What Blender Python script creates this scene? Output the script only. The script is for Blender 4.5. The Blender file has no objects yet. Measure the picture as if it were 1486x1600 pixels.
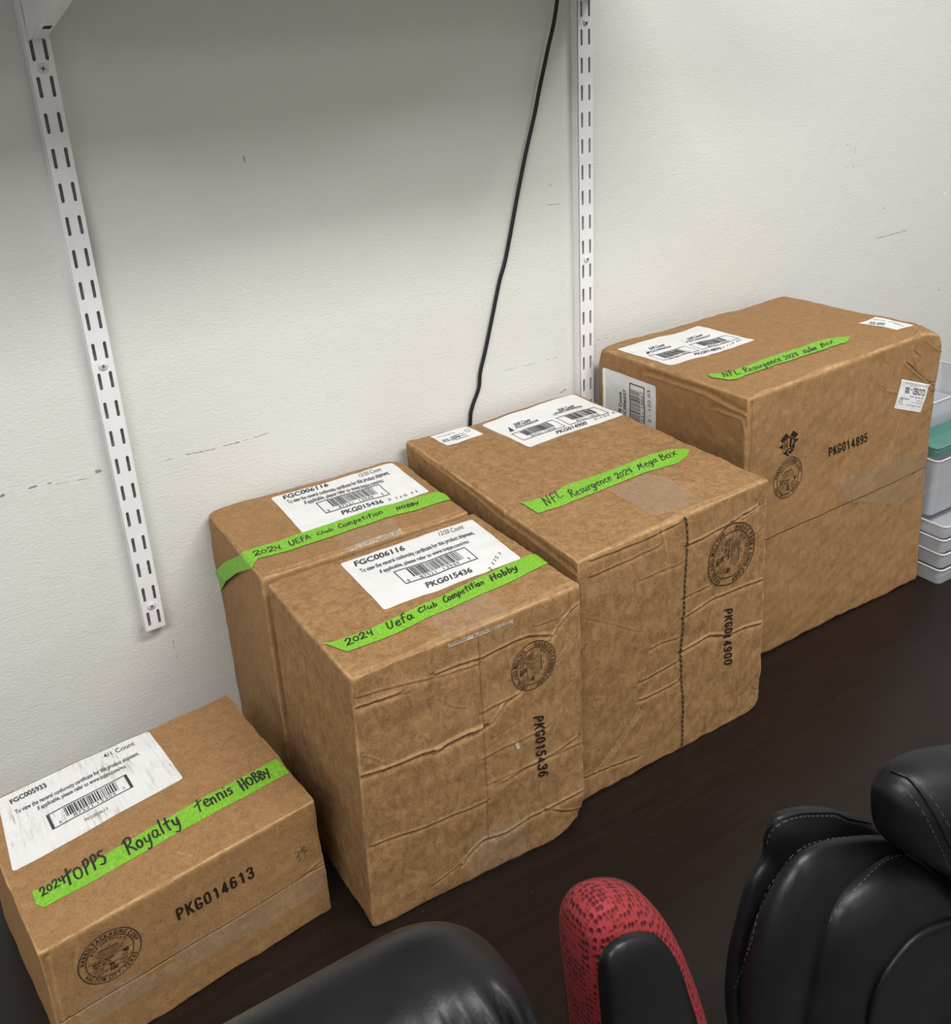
import bpy, bmesh, math, random
import numpy as np
from mathutils import Vector, Matrix

PI = math.pi
SC = bpy.context.scene
COL = SC.collection
rng = np.random.default_rng(7)

# ------------------------------------------------------------------ camera
CAMP = np.array([-0.17751414, -1.01430727, 0.79697475])
CR = np.array([0.85627157, -0.51251099, -0.06427659])
CU = np.array([0.24649343, 0.29609221, 0.92280572])
CF = np.array([0.45391627, 0.80601606, -0.37986593])
FPX, CX, CY = 1552.939, 743 - 65.385, 800 - 147.751
cam_d = bpy.data.cameras.new('camera')
cam = bpy.data.objects.new('camera', cam_d)
COL.objects.link(cam)
M = Matrix.Identity(4)
for i in range(3):
    M[i][0] = CR[i]; M[i][1] = CU[i]; M[i][2] = -CF[i]; M[i][3] = CAMP[i]
cam.matrix_world = M
cam_d.sensor_fit = 'VERTICAL'
cam_d.sensor_height = 36.0
cam_d.lens = FPX / 1600 * 36.0
cam_d.shift_x = 65.385 / 1600
cam_d.shift_y = -147.751 / 1600
cam_d.clip_start = 0.02
SC.camera = cam

# ------------------------------------------------------------------ light
SC.view_settings.view_transform = 'Standard'
SC.view_settings.look = 'None'
SC.view_settings.gamma = 1.0
SC.view_settings.use_curve_mapping = False
SC.view_settings.exposure = 0.0
wd = bpy.data.worlds.new('world')
SC.world = wd
wd.use_nodes = True
wd.node_tree.nodes['Background'].inputs[0].default_value = (0.8, 0.85, 1.0, 1)
wd.node_tree.nodes['Background'].inputs[1].default_value = 0.05
CEIL = 1.95
FLOOR = -0.75
LIGHTS = [  # x, y, size x, size y, watts, colour
    (0.75, -1.27, 1.2, 0.30, 37.0, (1.0, 0.985, 0.94)),
    (1.2, -2.9, 1.2, 0.60, 14.0, (1.0, 0.98, 0.95)),
    (-1.15, -1.72, 1.2, 0.60, 42.0, (1.0, 0.99, 0.98)),
    (2.9, -1.2, 0.6, 1.2, 12.0, (0.93, 0.95, 1.0)),
]
for (x, y, sx, sy, w, c) in LIGHTS:
    ld = bpy.data.lights.new('ceiling_lamp', 'AREA')
    ld.shape = 'RECTANGLE'; ld.size = sx; ld.size_y = sy; ld.energy = w; ld.color = c
    lo = bpy.data.objects.new('ceiling_lamp', ld)
    lo.location = (x, y, CEIL - 0.03)
    COL.objects.link(lo)

# ------------------------------------------------------------------ pixel helpers (measured points, in metres)
def ray(px):
    return CF + CR * ((px[0] - CX) / FPX) - CU * ((px[1] - CY) / FPX)
def on_z(px, z=0.0):
    d = ray(px); return CAMP + d * ((z - CAMP[2]) / d[2])
def on_y(px, y=0.0):
    d = ray(px); return CAMP + d * ((y - CAMP[1]) / d[1])
def pix(P):
    d = np.asarray(P) - CAMP
    z = d @ CF
    return np.array([CX + FPX * (d @ CR) / z, CY - FPX * (d @ CU) / z])

# ------------------------------------------------------------------ object helpers
def tag(o, label=None, cat=None, group=None, kind=None):
    if label: o['label'] = label
    if cat: o['category'] = cat
    if group: o['group'] = group
    if kind: o['kind'] = kind
    return o
def thing(name, label, cat, loc=(0, 0, 0), group=None):
    o = bpy.data.objects.new(name, None)
    o.location = loc
    o.empty_display_size = 0.05
    COL.objects.link(o)
    return tag(o, label, cat, group)
def link(name, me, mat=None, parent=None, smooth=False):
    o = bpy.data.objects.new(name, me)
    COL.objects.link(o)
    if mat:
        for m_ in (mat if isinstance(mat, (list, tuple)) else [mat]):
            me.materials.append(m_)
    if parent:
        o.parent = parent
        o.matrix_parent_inverse = Matrix.Translation(-parent.location)
    if smooth:
        me.polygons.foreach_set('use_smooth', [True] * len(me.polygons))
    return o
def mesh_np(name, V, F, uv=None):
    me = bpy.data.meshes.new(name)
    V = np.asarray(V, dtype=np.float32)
    if isinstance(F, np.ndarray):
        me.vertices.add(len(V)); me.vertices.foreach_set('co', V.ravel())
        n, k = F.shape
        me.loops.add(n * k); me.loops.foreach_set('vertex_index', F.ravel().astype(np.int32))
        me.polygons.add(n)
        me.polygons.foreach_set('loop_start', np.arange(0, n * k, k, dtype=np.int32))
        me.update(calc_edges=True)
    else:
        me.from_pydata([tuple(map(float, v)) for v in V], [], [tuple(map(int, f)) for f in F])
        me.update()
    if uv is not None:
        l = me.uv_layers.new(name='UVMap')
        vi = np.zeros(len(me.loops), dtype=np.int32); me.loops.foreach_get('vertex_index', vi)
        l.data.foreach_set('uv', np.asarray(uv, dtype=np.float32)[vi].ravel())
    return me
def bm_mesh(name, bm):
    me = bpy.data.meshes.new(name); bm.to_mesh(me); bm.free(); return me
def add_box(bm, x0, x1, y0, y1, z0, z1, bev=0.0, seg=2):
    r = bmesh.ops.create_cube(bm, size=1.0)
    vs = r['verts']
    for v in vs:
        v.co = Vector(((x0 + x1) / 2 + v.co.x * (x1 - x0), (y0 + y1) / 2 + v.co.y * (y1 - y0), (z0 + z1) / 2 + v.co.z * (z1 - z0)))
    if bev:
        es = list({e for v in vs for e in v.link_edges})
        bmesh.ops.bevel(bm, geom=es, offset=bev, segments=seg, affect='EDGES', profile=0.5)
def tube(name, pts, r, mat, parent=None, seg=12, radii=None, closed=False):
    pts = [Vector(tuple(map(float, p))) for p in pts]
    V, F = [], []
    n = len(pts)
    up = Vector((0.13, 0.2, 0.97))
    for i, p in enumerate(pts):
        a = pts[(i - 1) % n] if closed else pts[max(i - 1, 0)]
        b = pts[(i + 1) % n] if closed else pts[min(i + 1, n - 1)]
        t = (b - a).normalized()
        s = t.cross(up)
        if s.length < 1e-4: s = t.cross(Vector((1, 0, 0)))
        s.normalize(); u = s.cross(t).normalized()
        rr = radii[i] if radii else r
        for k in range(seg):
            an = 2 * PI * k / seg
            V.append(p + s * (math.cos(an) * rr) + u * (math.sin(an) * rr))
    for i in range(n if closed else n - 1):
        j = (i + 1) % n
        for k in range(seg):
            F.append((i * seg + k, i * seg + (k + 1) % seg, j * seg + (k + 1) % seg, j * seg + k))
    if not closed:
        F.append(tuple(range(seg))[::-1]); F.append(tuple((n - 1) * seg + k for k in range(seg)))
    me = mesh_np(name, V, F)
    bm = bmesh.new(); bm.from_mesh(me); bmesh.ops.recalc_face_normals(bm, faces=bm.faces); bm.to_mesh(me); bm.free()
    return link(name, me, mat, parent, True)
def smooth_path(pts, n=8, closed=False):
    P = [np.array(p, dtype=float) for p in pts]
    out = []
    m = len(P)
    rngi = range(m) if closed else range(m - 1)
    for i in rngi:
        p0 = P[(i - 1) % m] if (closed or i > 0) else 2 * P[0] - P[1]
        p1 = P[i]; p2 = P[(i + 1) % m]
        p3 = P[(i + 2) % m] if (closed or i + 2 < m) else 2 * P[-1] - P[-2]
        for k in range(n):
            t = k / n
            out.append(0.5 * ((2 * p1) + (-p0 + p2) * t + (2 * p0 - 5 * p1 + 4 * p2 - p3) * t * t + (-p0 + 3 * p1 - 3 * p2 + p3) * t ** 3))
    if not closed: out.append(P[-1])
    return out

# ------------------------------------------------------------------ materials
def mat_new(name):
    m = bpy.data.materials.new(name); m.use_nodes = True
    nt = m.node_tree
    return m, nt, nt.nodes['Principled BSDF']
def nd(nt, t, **kw):
    n = nt.nodes.new(t)
    for k, v in kw.items():
        if k.startswith('i_'):
            n.inputs[k[2:].replace('_', ' ')].default_value = v
        else:
            setattr(n, k, v)
    return n
def coords(nt, scale=(1, 1, 1), src='Object'):
    tc = nt.nodes.new('ShaderNodeTexCoord'); mp = nt.nodes.new('ShaderNodeMapping')
    mp.inputs['Scale'].default_value = scale
    nt.links.new(tc.outputs[src], mp.inputs[0]); return mp.outputs[0]
def noise(nt, vec, scale, detail=4, rough=0.55, dist=0.0):
    n = nt.nodes.new('ShaderNodeTexNoise')
    n.inputs['Scale'].default_value = scale; n.inputs['Detail'].default_value = detail
    n.inputs['Roughness'].default_value = rough; n.inputs['Distortion'].default_value = dist
    nt.links.new(vec, n.inputs['Vector']); return n.outputs[0]
def ramp(nt, fac, stops):
    r = nt.nodes.new('ShaderNodeValToRGB')
    while len(r.color_ramp.elements) < len(stops): r.color_ramp.elements.new(0.5)
    for e, (p, c) in zip(r.color_ramp.elements, stops):
        e.position = p; e.color = (c[0], c[1], c[2], 1) if isinstance(c, (tuple, list)) else (c, c, c, 1)
    nt.links.new(fac, r.inputs[0]); return r.outputs[0]
def mix(nt, fac, a, b, mode='MIX'):
    m = nt.nodes.new('ShaderNodeMix'); m.data_type = 'RGBA'; m.blend_type = mode
    for sock, v in ((m.inputs[0], fac), (m.inputs[6], a), (m.inputs[7], b)):
        if isinstance(v, (int, float)): sock.default_value = v
        elif isinstance(v, (tuple, list)): sock.default_value = (v[0], v[1], v[2], 1)
        else: nt.links.new(v, sock)
    return m.outputs[2]
def math_(nt, op, a, b=0.0):
    m = nt.nodes.new('ShaderNodeMath'); m.operation = op
    for s, v in ((m.inputs[0], a), (m.inputs[1], b)):
        if isinstance(v, (int, float)): s.default_value = v
        else: nt.links.new(v, s)
    return m.outputs[0]
def bump(nt, bsdf, h, strength=0.3, dist=0.001, prev=None):
    b = nt.nodes.new('ShaderNodeBump'); b.inputs['Strength'].default_value = strength; b.inputs['Distance'].default_value = dist
    nt.links.new(h, b.inputs['Height'])
    if prev: nt.links.new(prev, b.inputs['Normal'])
    nt.links.new(b.outputs[0], bsdf.inputs['Normal']); return b.outputs[0]
def plain(name, col, rough=0.5, metal=0.0, spec=0.5, nscale=40.0, namp=0.06, bstr=0.0, bscale=200.0, src='Object'):
    m, nt, b = mat_new(name)
    v = coords(nt, src=src)
    n = noise(nt, v, nscale, 3)
    lo = tuple(c * (1 - namp) for c in col); hi = tuple(min(1, c * (1 + namp)) for c in col)
    nt.links.new(ramp(nt, n, [(0.3, lo), (0.7, hi)]), b.inputs['Base Color'])
    b.inputs['Roughness'].default_value = rough; b.inputs['Metallic'].default_value = metal
    b.inputs['Specular IOR Level'].default_value = spec
    if bstr: bump(nt, b, noise(nt, v, bscale, 3), bstr, 0.0006)
    return m

def mat_cardboard(name, mott=0.5, flute=0.0, tint=(1, 1, 1)):
    m, nt, b = mat_new(name)
    v = coords(nt)
    n1 = noise(nt, v, 9, 3, 0.5)
    n2 = noise(nt, coords(nt, (1, 1, 0.62)), 120, 4, 0.62, 0.8)
    n3 = noise(nt, v, 520, 3, 0.6)
    vf = coords(nt, (1, 1, 6)); nf = noise(nt, vf, 260, 2, 0.5)
    T = lambda c: tuple(a * t for a, t in zip(c, tint))
    c = ramp(nt, n1, [(0.3, T((0.2945, 0.1618, 0.0672))), (0.7, T((0.3398, 0.1889, 0.0804)))])
    c = mix(nt, mott, c, ramp(nt, n2, [(0.36, T((0.195, 0.100, 0.040))), (0.50, T((0.305, 0.172, 0.073))), (0.66, T((0.420, 0.255, 0.122)))]))
    c = mix(nt, 0.27, c, ramp(nt, n3, [(0.33, T((0.1450, 0.0739, 0.0270))), (0.5, T((0.3262, 0.1804, 0.0756))), (0.66, T((0.4712, 0.2799, 0.1289)))]))
    sp = noise(nt, v, 240, 1, 0.5)
    c = mix(nt, ramp(nt, sp, [(0.70, 0.0), (0.78, 0.45)]), c, T((0.1450, 0.0700, 0.0270)))
    at = nt.nodes.new('ShaderNodeAttribute'); at.attribute_name = 'wear'
    w = math_(nt, 'MULTIPLY', at.outputs['Fac'], ramp(nt, noise(nt, v, 160, 3), [(0.3, 0.35), (0.6, 1.0)]))
    c = mix(nt, w, c, T((0.5437, 0.3421, 0.1679)))
    nt.links.new(c, b.inputs['Base Color'])
    b.inputs['Roughness'].default_value = 0.72
    b.inputs['Specular IOR Level'].default_value = 0.25
    h = math_(nt, 'ADD', math_(nt, 'MULTIPLY', n2, 0.6 + flute), math_(nt, 'MULTIPLY', nf, 0.5))
    bump(nt, b, h, 0.22 + 0.25 * flute, 0.0012)
    return m
MCARD = mat_cardboard('kraft_cardboard', 0.38, 0.15)
MCARD_W = mat_cardboard('worn_kraft_cardboard', 0.70, 0.9)
MINK = plain('black_box_ink', (0.022, 0.015, 0.010), 0.7, spec=0.2, nscale=300, namp=0.4)
MINK_L = plain('grey_label_ink', (0.055, 0.055, 0.06), 0.6, spec=0.2, nscale=300, namp=0.5)
MMARK = plain('black_marker_ink', (0.012, 0.014, 0.010), 0.45, nscale=200, namp=0.3)
MINSIDE = plain('raw_board_edge', (0.085, 0.048, 0.022), 0.9, nscale=400, namp=0.4)

def mat_label(name, dirt=0.0, dirtcol=(0.30, 0.24, 0.18)):
    m, nt, b = mat_new(name)
    v = coords(nt, (1, 1, 1), 'UV')
    c = ramp(nt, noise(nt, v, 30, 3), [(0.3, (0.74, 0.745, 0.75)), (0.7, (0.80, 0.80, 0.80))])
    if dirt:
        vs = coords(nt, (260, 22, 1), 'UV')
        s1 = noise(nt, vs, 1.0, 4, 0.7, 0.3)
        blot = noise(nt, v, 22, 2, 0.5)
        vs2 = coords(nt, (40, 500, 1), 'UV')
        s2 = noise(nt, vs2, 1.0, 3, 0.65)
        f = math_(nt, 'MULTIPLY', ramp(nt, s1, [(0.50, 0.0), (0.66, 1.0)]), ramp(nt, blot, [(0.40, 0.0), (0.62, 1.0)]))
        f2 = math_(nt, 'MULTIPLY', ramp(nt, s2, [(0.55, 0.0), (0.72, 0.6)]), ramp(nt, blot, [(0.35, 0.2), (0.6, 1.0)]))
        f = math_(nt, 'MULTIPLY', math_(nt, 'MAXIMUM', f, f2), dirt)
        c = mix(nt, f, c, dirtcol)
    nt.links.new(c, b.inputs['Base Color'])
    b.inputs['Roughness'].default_value = 0.42
    bump(nt, b, noise(nt, v, 150, 2), 0.12, 0.0006)
    return m
MLABEL = mat_label('white_label_paper', 0.28, (0.45, 0.44, 0.43))
MLABEL_C = mat_label('clean_label_paper', 0.10, (0.5, 0.5, 0.5))
MLABEL_D = mat_label('rubbed_label_paper', 0.85)

def mat_green():
    m, nt, b = mat_new('green_painters_tape')
    v = coords(nt)
    n = noise(nt, v, 420, 3, 0.6)
    nt.links.new(ramp(nt, n, [(0.3, (0.135, 0.37, 0.016)), (0.55, (0.205, 0.49, 0.030)), (0.75, (0.32, 0.62, 0.07))]), b.inputs['Base Color'])
    b.inputs['Roughness'].default_value = 0.6
    bump(nt, b, n, 0.35, 0.0006)
    return m
MGREEN = mat_green()

def mat_cleartape():
    m, nt, b = mat_new('clear_packing_tape')
    v = coords(nt)
    b.inputs['Base Color'].default_value = (0.62, 0.52, 0.42, 1)
    b.inputs['Roughness'].default_value = 0.14
    al = ramp(nt, noise(nt, v, 110, 4, 0.6), [(0.35, 0.06), (0.62, 0.18), (0.78, 0.42)])
    nt.links.new(al, b.inputs['Alpha'])
    bump(nt, b, noise(nt, v, 140, 4, 0.65), 0.9, 0.0015)
    return m
MCLEAR = mat_cleartape()

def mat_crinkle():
    m, nt, b = mat_new('crinkled_tape_painted_glints')
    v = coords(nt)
    b.inputs['Base Color'].default_value = (0.66, 0.62, 0.57, 1)  # whitish colour stands in for specular glints on the crumpled tape
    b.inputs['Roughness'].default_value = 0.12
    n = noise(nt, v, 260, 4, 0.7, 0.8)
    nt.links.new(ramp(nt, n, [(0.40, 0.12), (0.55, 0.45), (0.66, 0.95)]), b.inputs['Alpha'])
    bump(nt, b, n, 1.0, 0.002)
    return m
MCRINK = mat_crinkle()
def mat_wall():
    m, nt, b = mat_new('painted_drywall')
    v = coords(nt)
    c = ramp(nt, noise(nt, v, 1.6, 4), [(0.3, (0.715, 0.715, 0.690)), (0.7, (0.755, 0.752, 0.728))])
    c = mix(nt, ramp(nt, noise(nt, v, 55, 2), [(0.74, 0.0), (0.80, 0.35)]), c, (0.5, 0.49, 0.47))
    nt.links.new(c, b.inputs['Base Color'])
    b.inputs['Roughness'].default_value = 0.55
    b.inputs['Specular IOR Level'].default_value = 0.3
    vs = coords(nt, (1, 1, 1.7))
    h = math_(nt, 'ADD', noise(nt, vs, 210, 3, 0.5), math_(nt, 'MULTIPLY', noise(nt, v, 22, 3), 1.8))
    bump(nt, b, h, 0.42, 0.0015)
    return m
MWALL = mat_wall()
def mat_table():
    m, nt, b = mat_new('dark_brown_laminate')
    v = coords(nt, (3, 40, 3))
    g = noise(nt, v, 3.0, 4, 0.6, 0.4)
    c = ramp(nt, g, [(0.3, (0.0105, 0.0062, 0.0050)), (0.7, (0.0165, 0.0100, 0.0084))])
    c = mix(nt, ramp(nt, noise(nt, coords(nt), 260, 1), [(0.77, 0.0), (0.82, 0.35)]), c, (0.2, 0.17, 0.15))
    nt.links.new(c, b.inputs['Base Color'])
    r = ramp(nt, noise(nt, coords(nt), 7, 4), [(0.3, 0.26), (0.7, 0.36)])
    nt.links.new(r, b.inputs['Roughness'])
    b.inputs['Specular IOR Level'].default_value = 0.32
    bump(nt, b, noise(nt, coords(nt, (30, 200, 30)), 4, 3), 0.05, 0.0005)
    return m
MTABLE = mat_table()
MWHITE = plain('white_powder_coated_steel', (0.87, 0.86, 0.89), 0.35, spec=0.5, nscale=60, namp=0.03, bstr=0.12, bscale=350)
MSTEEL = plain('screw_steel', (0.62, 0.62, 0.64), 0.3, metal=0.9)
MSCREWW = plain('white_screw_paint', (0.74, 0.73, 0.75), 0.35)
MSLOT = plain('screw_recess', (0.06, 0.06, 0.06), 0.6)
MCORD = plain('black_rubber_cord', (0.006, 0.006, 0.007), 0.5, bstr=0.1)
MFLOOR = plain('dark_grey_carpet', (0.09, 0.09, 0.095), 0.95, nscale=90, namp=0.4, bstr=0.5)
MCEIL = plain('ceiling_tile', (0.72, 0.72, 0.70), 0.9, nscale=60, namp=0.08)
MSCUFF = plain('grey_scuff', (0.26, 0.25, 0.24), 0.8, nscale=200, namp=0.4)
MCHIP = plain('white_paint_chip', (0.92, 0.92, 0.90), 0.6)
def mat_leather(name='black_leather', col=(0.0060, 0.0060, 0.0070)):
    m, nt, b = mat_new(name)
    v = coords(nt)
    nt.links.new(ramp(nt, noise(nt, v, 30, 4), [(0.3, col), (0.7, tuple(c * 1.5 for c in col))]), b.inputs['Base Color'])
    nt.links.new(ramp(nt, noise(nt, v, 25, 3), [(0.3, 0.32), (0.7, 0.46)]), b.inputs['Roughness'])
    b.inputs['Specular IOR Level'].default_value = 0.30
    vo = nt.nodes.new('ShaderNodeTexVoronoi'); vo.inputs['Scale'].default_value = 520; nt.links.new(v, vo.inputs['Vector'])
    h = math_(nt, 'ADD', math_(nt, 'MULTIPLY', vo.outputs['Distance'], 0.35), math_(nt, 'MULTIPLY', noise(nt, v, 45, 4), 1.2))
    bump(nt, b, h, 0.10, 0.0012)
    return m
MLEATH = mat_leather()
MTHREAD = plain('grey_thread', (0.045, 0.044, 0.043), 0.7)
MPLAST = plain('black_plastic', (0.02, 0.02, 0.022), 0.45)
def mat_mesh_red():
    m, nt, b = mat_new('red_mesh_fabric')
    v = coords(nt, (1, 1, 0.62))
    vo = nt.nodes.new('ShaderNodeTexVoronoi'); vo.inputs['Scale'].default_value = 330; vo.inputs['Randomness'].default_value = 0.35
    nt.links.new(v, vo.inputs['Vector'])
    c = ramp(nt, vo.outputs['Distance'], [(0.20, (0.075, 0.002, 0.004)), (0.40, (0.20, 0.010, 0.015)), (0.7, (0.27, 0.019, 0.025))])
    nt.links.new(c, b.inputs['Base Color'])
    b.inputs['Roughness'].default_value = 0.75
    bump(nt, b, ramp(nt, vo.outputs['Distance'], [(0.15, 0.0), (0.5, 1.0)]), 0.9, 0.0015)
    return m
MRED = mat_mesh_red()
def mat_frost(name, col, alpha, rough=0.25):
    m, nt, b = mat_new(name)
    v = coords(nt)
    nt.links.new(ramp(nt, noise(nt, v, 20, 3), [(0.3, tuple(c * 0.93 for c in col)), (0.7, col)]), b.inputs['Base Color'])
    b.inputs['Roughness'].default_value = rough
    b.inputs['Alpha'].default_value = alpha
    b.inputs['Subsurface Weight'].default_value = 0.0
    return m
MFROST = mat_frost('frosted_plastic', (0.62, 0.645, 0.69), 0.55)
MFRIM = mat_frost('frosted_plastic_rim', (0.74, 0.76, 0.79), 0.85)
MTEAL = mat_frost('teal_plastic', (0.14, 0.34, 0.30), 0.70)
MTEALP = plain('pale_teal_pattern', (0.30, 0.50, 0.45), 0.5)
MCABLE = plain('white_cable', (0.80, 0.79, 0.78), 0.45)

# ------------------------------------------------------------------ the room
def struct(name, x0, x1, y0, y1, z0, z1, mat):
    bm = bmesh.new(); add_box(bm, x0, x1, y0, y1, z0, z1)
    o = link(name, bm_mesh(name, bm), mat); o['kind'] = 'structure'; return o
wall_back = struct('wall_back', -2.2, 3.7, 0.0, 0.12, FLOOR, CEIL, MWALL)
struct('wall_left', -2.3, -2.2, -4.2, 0.12, FLOOR, CEIL, MWALL)
struct('wall_right', 3.7, 3.8, -4.2, 0.12, FLOOR, CEIL, MWALL)
struct('wall_front', -2.3, 3.8, -4.3, -4.2, FLOOR, CEIL, MWALL)
struct('floor', -2.3, 3.8, -4.3, 0.12, FLOOR - 0.1, FLOOR, MFLOOR)
struct('ceiling', -2.3, 3.8, -4.3, 0.12, CEIL, CEIL + 0.1, MCEIL)
for i, (x, y, sx, sy, w, c) in enumerate(LIGHTS):
    t = thing('ceiling_light', 'flat white ceiling light panel above the room, %s' % ['nearest the shelf', 'behind the one nearest the shelf', 'on the left side of the room', 'on the right side of the room'][i], 'ceiling light', (x, y, CEIL))
    bm = bmesh.new(); add_box(bm, x - sx / 2 - 0.02, x + sx / 2 + 0.02, y - sy / 2 - 0.02, y + sy / 2 + 0.02, CEIL - 0.022, CEIL - 0.0005, 0.004)
    link('housing', bm_mesh('housing', bm), MWHITE, t)

# table
TEDGE = -0.655
t = thing('table', 'dark brown laminate table that carries the cardboard boxes', 'table', (0.6, -0.3, FLOOR))
bm = bmesh.new(); add_box(bm, -1.4, 2.3, TEDGE, -0.001, -0.035, 0.0, 0.003)
link('tabletop', bm_mesh('tabletop', bm), MTABLE, t)
for x in (-1.3, 1.15, 2.2):
    for y in (TEDGE + 0.06, -0.06):
        bm = bmesh.new(); add_box(bm, x - 0.025, x + 0.025, y - 0.025, y + 0.025, FLOOR, -0.035, 0.003)
        link('leg', bm_mesh('leg', bm), MPLAST, t)

# ------------------------------------------------------------------ wall tracks
P = 0.03175
Z0 = 0.7853
SG = 0.0115
TX = 0.6240
def track(x0, label):
    """x0: centre of the left slot column"""
    xc = x0 + SG / 2
    zb = Z0 - 19 * P - 0.0145
    zt = zb + 38 * P + 0.01
    t = thing('shelf_track', label, 'shelf track', (xc, 0, zb), 'slotted shelf tracks on the wall')
    cu = bpy.data.curves.new('c', 'CURVE'); cu.dimensions = '2D'; cu.fill_mode = 'BOTH'; cu.extrude = 0.0007
    def spl(pts):
        s = cu.splines.new('POLY'); s.points.add(len(pts) - 1)
        for q, p_ in zip(s.points, pts): q.co = (p_[0], p_[1], 0, 1)
        s.use_cyclic_u = True
    W2 = 0.0112
    r = 0.0015
    spl([(xc - W2, zb + r), (xc - W2 + r, zb), (xc + W2 - r, zb), (xc + W2, zb + r), (xc + W2, zt), (xc - W2, zt)])
    for i in range(-19, 20):
        zc = Z0 - i * P
        if zc > zt - 0.01: continue
        for xs in (x0, x0 + SG):
            hw, hl = 0.00165, 0.0092
            pts = []
            for k in range(9):
                a = PI * k / 8
                pts.append((xs + hw * math.cos(a), zc + hl - hw + hw * math.sin(a)))
            for k in range(9):
                a = PI + PI * k / 8
                pts.append((xs + hw * math.cos(a), zc - hl + hw + hw * math.sin(a)))
            spl(pts)
    ob = bpy.data.objects.new('tmp', cu); COL.objects.link(ob)
    bpy.context.view_layer.update()
    me = bpy.data.meshes.new_from_object(ob.evaluated_get(bpy.context.evaluated_depsgraph_get()))
    bpy.data.objects.remove(ob)
    n = len(me.vertices)
    co = np.zeros(n * 3, dtype=np.float32); me.vertices.foreach_get('co', co); co = co.reshape(-1, 3)
    new = np.stack([co[:, 0], -0.0137 - co[:, 2] * 1.0, co[:, 1]], 1)
    me.vertices.foreach_set('co', new.ravel())
    bm = bmesh.new(); bm.from_mesh(me)
    add_box(bm, xc - W2, xc - W2 + 0.0014, -0.0140, -0.0003, zb, zt)
    add_box(bm, xc + W2 - 0.0014, xc + W2, -0.0140, -0.0003, zb, zt)
    bmesh.ops.recalc_face_normals(bm, faces=bm.faces)
    bm.to_mesh(me); bm.free()
    me.materials.clear()
    link('track_channel', me, MWHITE, t)
    for j, i in enumerate((0.5, 9.5, 18.5)):
        zc = Z0 - i * P
        bare = (j == 0 and x0 > 0.3)
        bm = bmesh.new()
        rr = 0.0046 if not bare else 0.0036
        # domed screw head
        prof = [(rr, 0), (rr * 0.96, 0.0008), (rr * 0.8, 0.0014), (rr * 0.45, 0.0017), (0.0001, 0.0018)]
        rings = []
        for (q, h) in prof:
            rings.append([bm.verts.new((xc + q * math.cos(2 * PI * k / 24), -0.0146 - h, zc + q * math.sin(2 * PI * k / 24))) for k in range(24)])
        for a in range(len(rings) - 1):
            for k in range(24):
                bm.faces.new((rings[a][k], rings[a][(k + 1) % 24], rings[a + 1][(k + 1) % 24], rings[a + 1][k]))
        bmesh.ops.recalc_face_normals(bm, faces=bm.faces)
        s = link('screw', bm_mesh('screw', bm), MSTEEL if bare else MSCREWW, t, True)
        bm = bmesh.new()
        for an in (0.35, 0.35 + PI / 2):
            b2 = bmesh.new(); add_box(b2, -0.0023, 0.0023, -0.0165, -0.0160, -0.0005, 0.0005)
            bmesh.ops.rotate(b2, verts=b2.verts, cent=(0, 0, 0), matrix=Matrix.Rotation(an, 3, 'Y'))
            bmesh.ops.translate(b2, verts=b2.verts, vec=(xc, 0, zc))
            tmp = bpy.data.meshes.new('x'); b2.to_mesh(tmp); b2.free(); bm.from_mesh(tmp); bpy.data.meshes.remove(tmp)
        link('cross_recess', bm_mesh('cross_recess', bm), MSLOT, s)
    return t
track(0.0, 'left white slotted shelf track whose lower end stops above the boxes')
track(TX, 'right white slotted shelf track running down behind the boxes')

ZB = 0.7935   # lower tip of the brackets
ZS = 0.905    # underside of the shelf
def bracket(x0, label):
    xc = x0 + SG / 2
    t = thing('shelf_bracket', label, 'shelf bracket', (xc, -0.014, ZB), 'shelf brackets')
    def zlow(d): return ZB + 0.20 * d + 0.00 
    L = 0.30
    bm = bmesh.new()
    for (sx, x1) in ((-1, x0 - 0.0007), (1, x0 + SG + 0.0007)):
        prof = [(-0.0150, ZB + 0.0), (-0.015 - 0.002, zlow(0.0) + 0.006)]
        prof = [(-0.0152, ZB), (-0.0152 - L, zlow(L) + 0.0), (-0.0152 - L - 0.004, ZS - 0.012), (-0.0152 - L, ZS - 0.0005), (-0.0152, ZS - 0.0005)]
        th = 0.0014
        a = [bm.verts.new((x1 - th / 2, y, z)) for y, z in prof]
        b = [bm.verts.new((x1 + th / 2, y, z)) for y, z in prof]
        bm.faces.new(a); bm.faces.new(b[::-1])
        for k in range(len(prof)):
            j = (k + 1) % len(prof)
            bm.faces.new((a[k], b[k], b[j], a[j]))
    # lower web joining the two sides, with its rounded edges
    n = 24
    rows = []
    for i in range(n + 1):
        d = 0.012 + (L - 0.012) * i / n
        row = []
        for (dx, dz) in ((-0.0012, 0.004), (-0.0010, 0.001), (0.0002, -0.0008), (0.002, -0.0012), (SG / 2, -0.0012), (SG - 0.002, -0.0012), (SG - 0.0002, -0.0008), (SG + 0.0010, 0.001), (SG + 0.0012, 0.004)):
            row.append(bm.verts.new((x0 + dx, -0.0152 - d, zlow(d) + dz)))
        rows.append(row)
    for i in range(n):
        for k in range(8):
            if k in (3, 4) and i in (3,): continue
            bm.faces.new((rows[i][k], rows[i][k + 1], rows[i + 1][k + 1], rows[i + 1][k]))
    bmesh.ops.recalc_face_normals(bm, faces=bm.faces)
    link('bracket_arm', bm_mesh('bracket_arm', bm), MWHITE, t)
bracket(0.0, 'white steel shelf bracket hooked into the left slotted track')
bracket(TX, 'white steel shelf bracket hooked into the right slotted track')
bm = bmesh.new(); add_box(bm, -0.75, TX + 0.045, -0.335, -0.016, ZS, ZS + 0.019, 0.0015)
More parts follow.
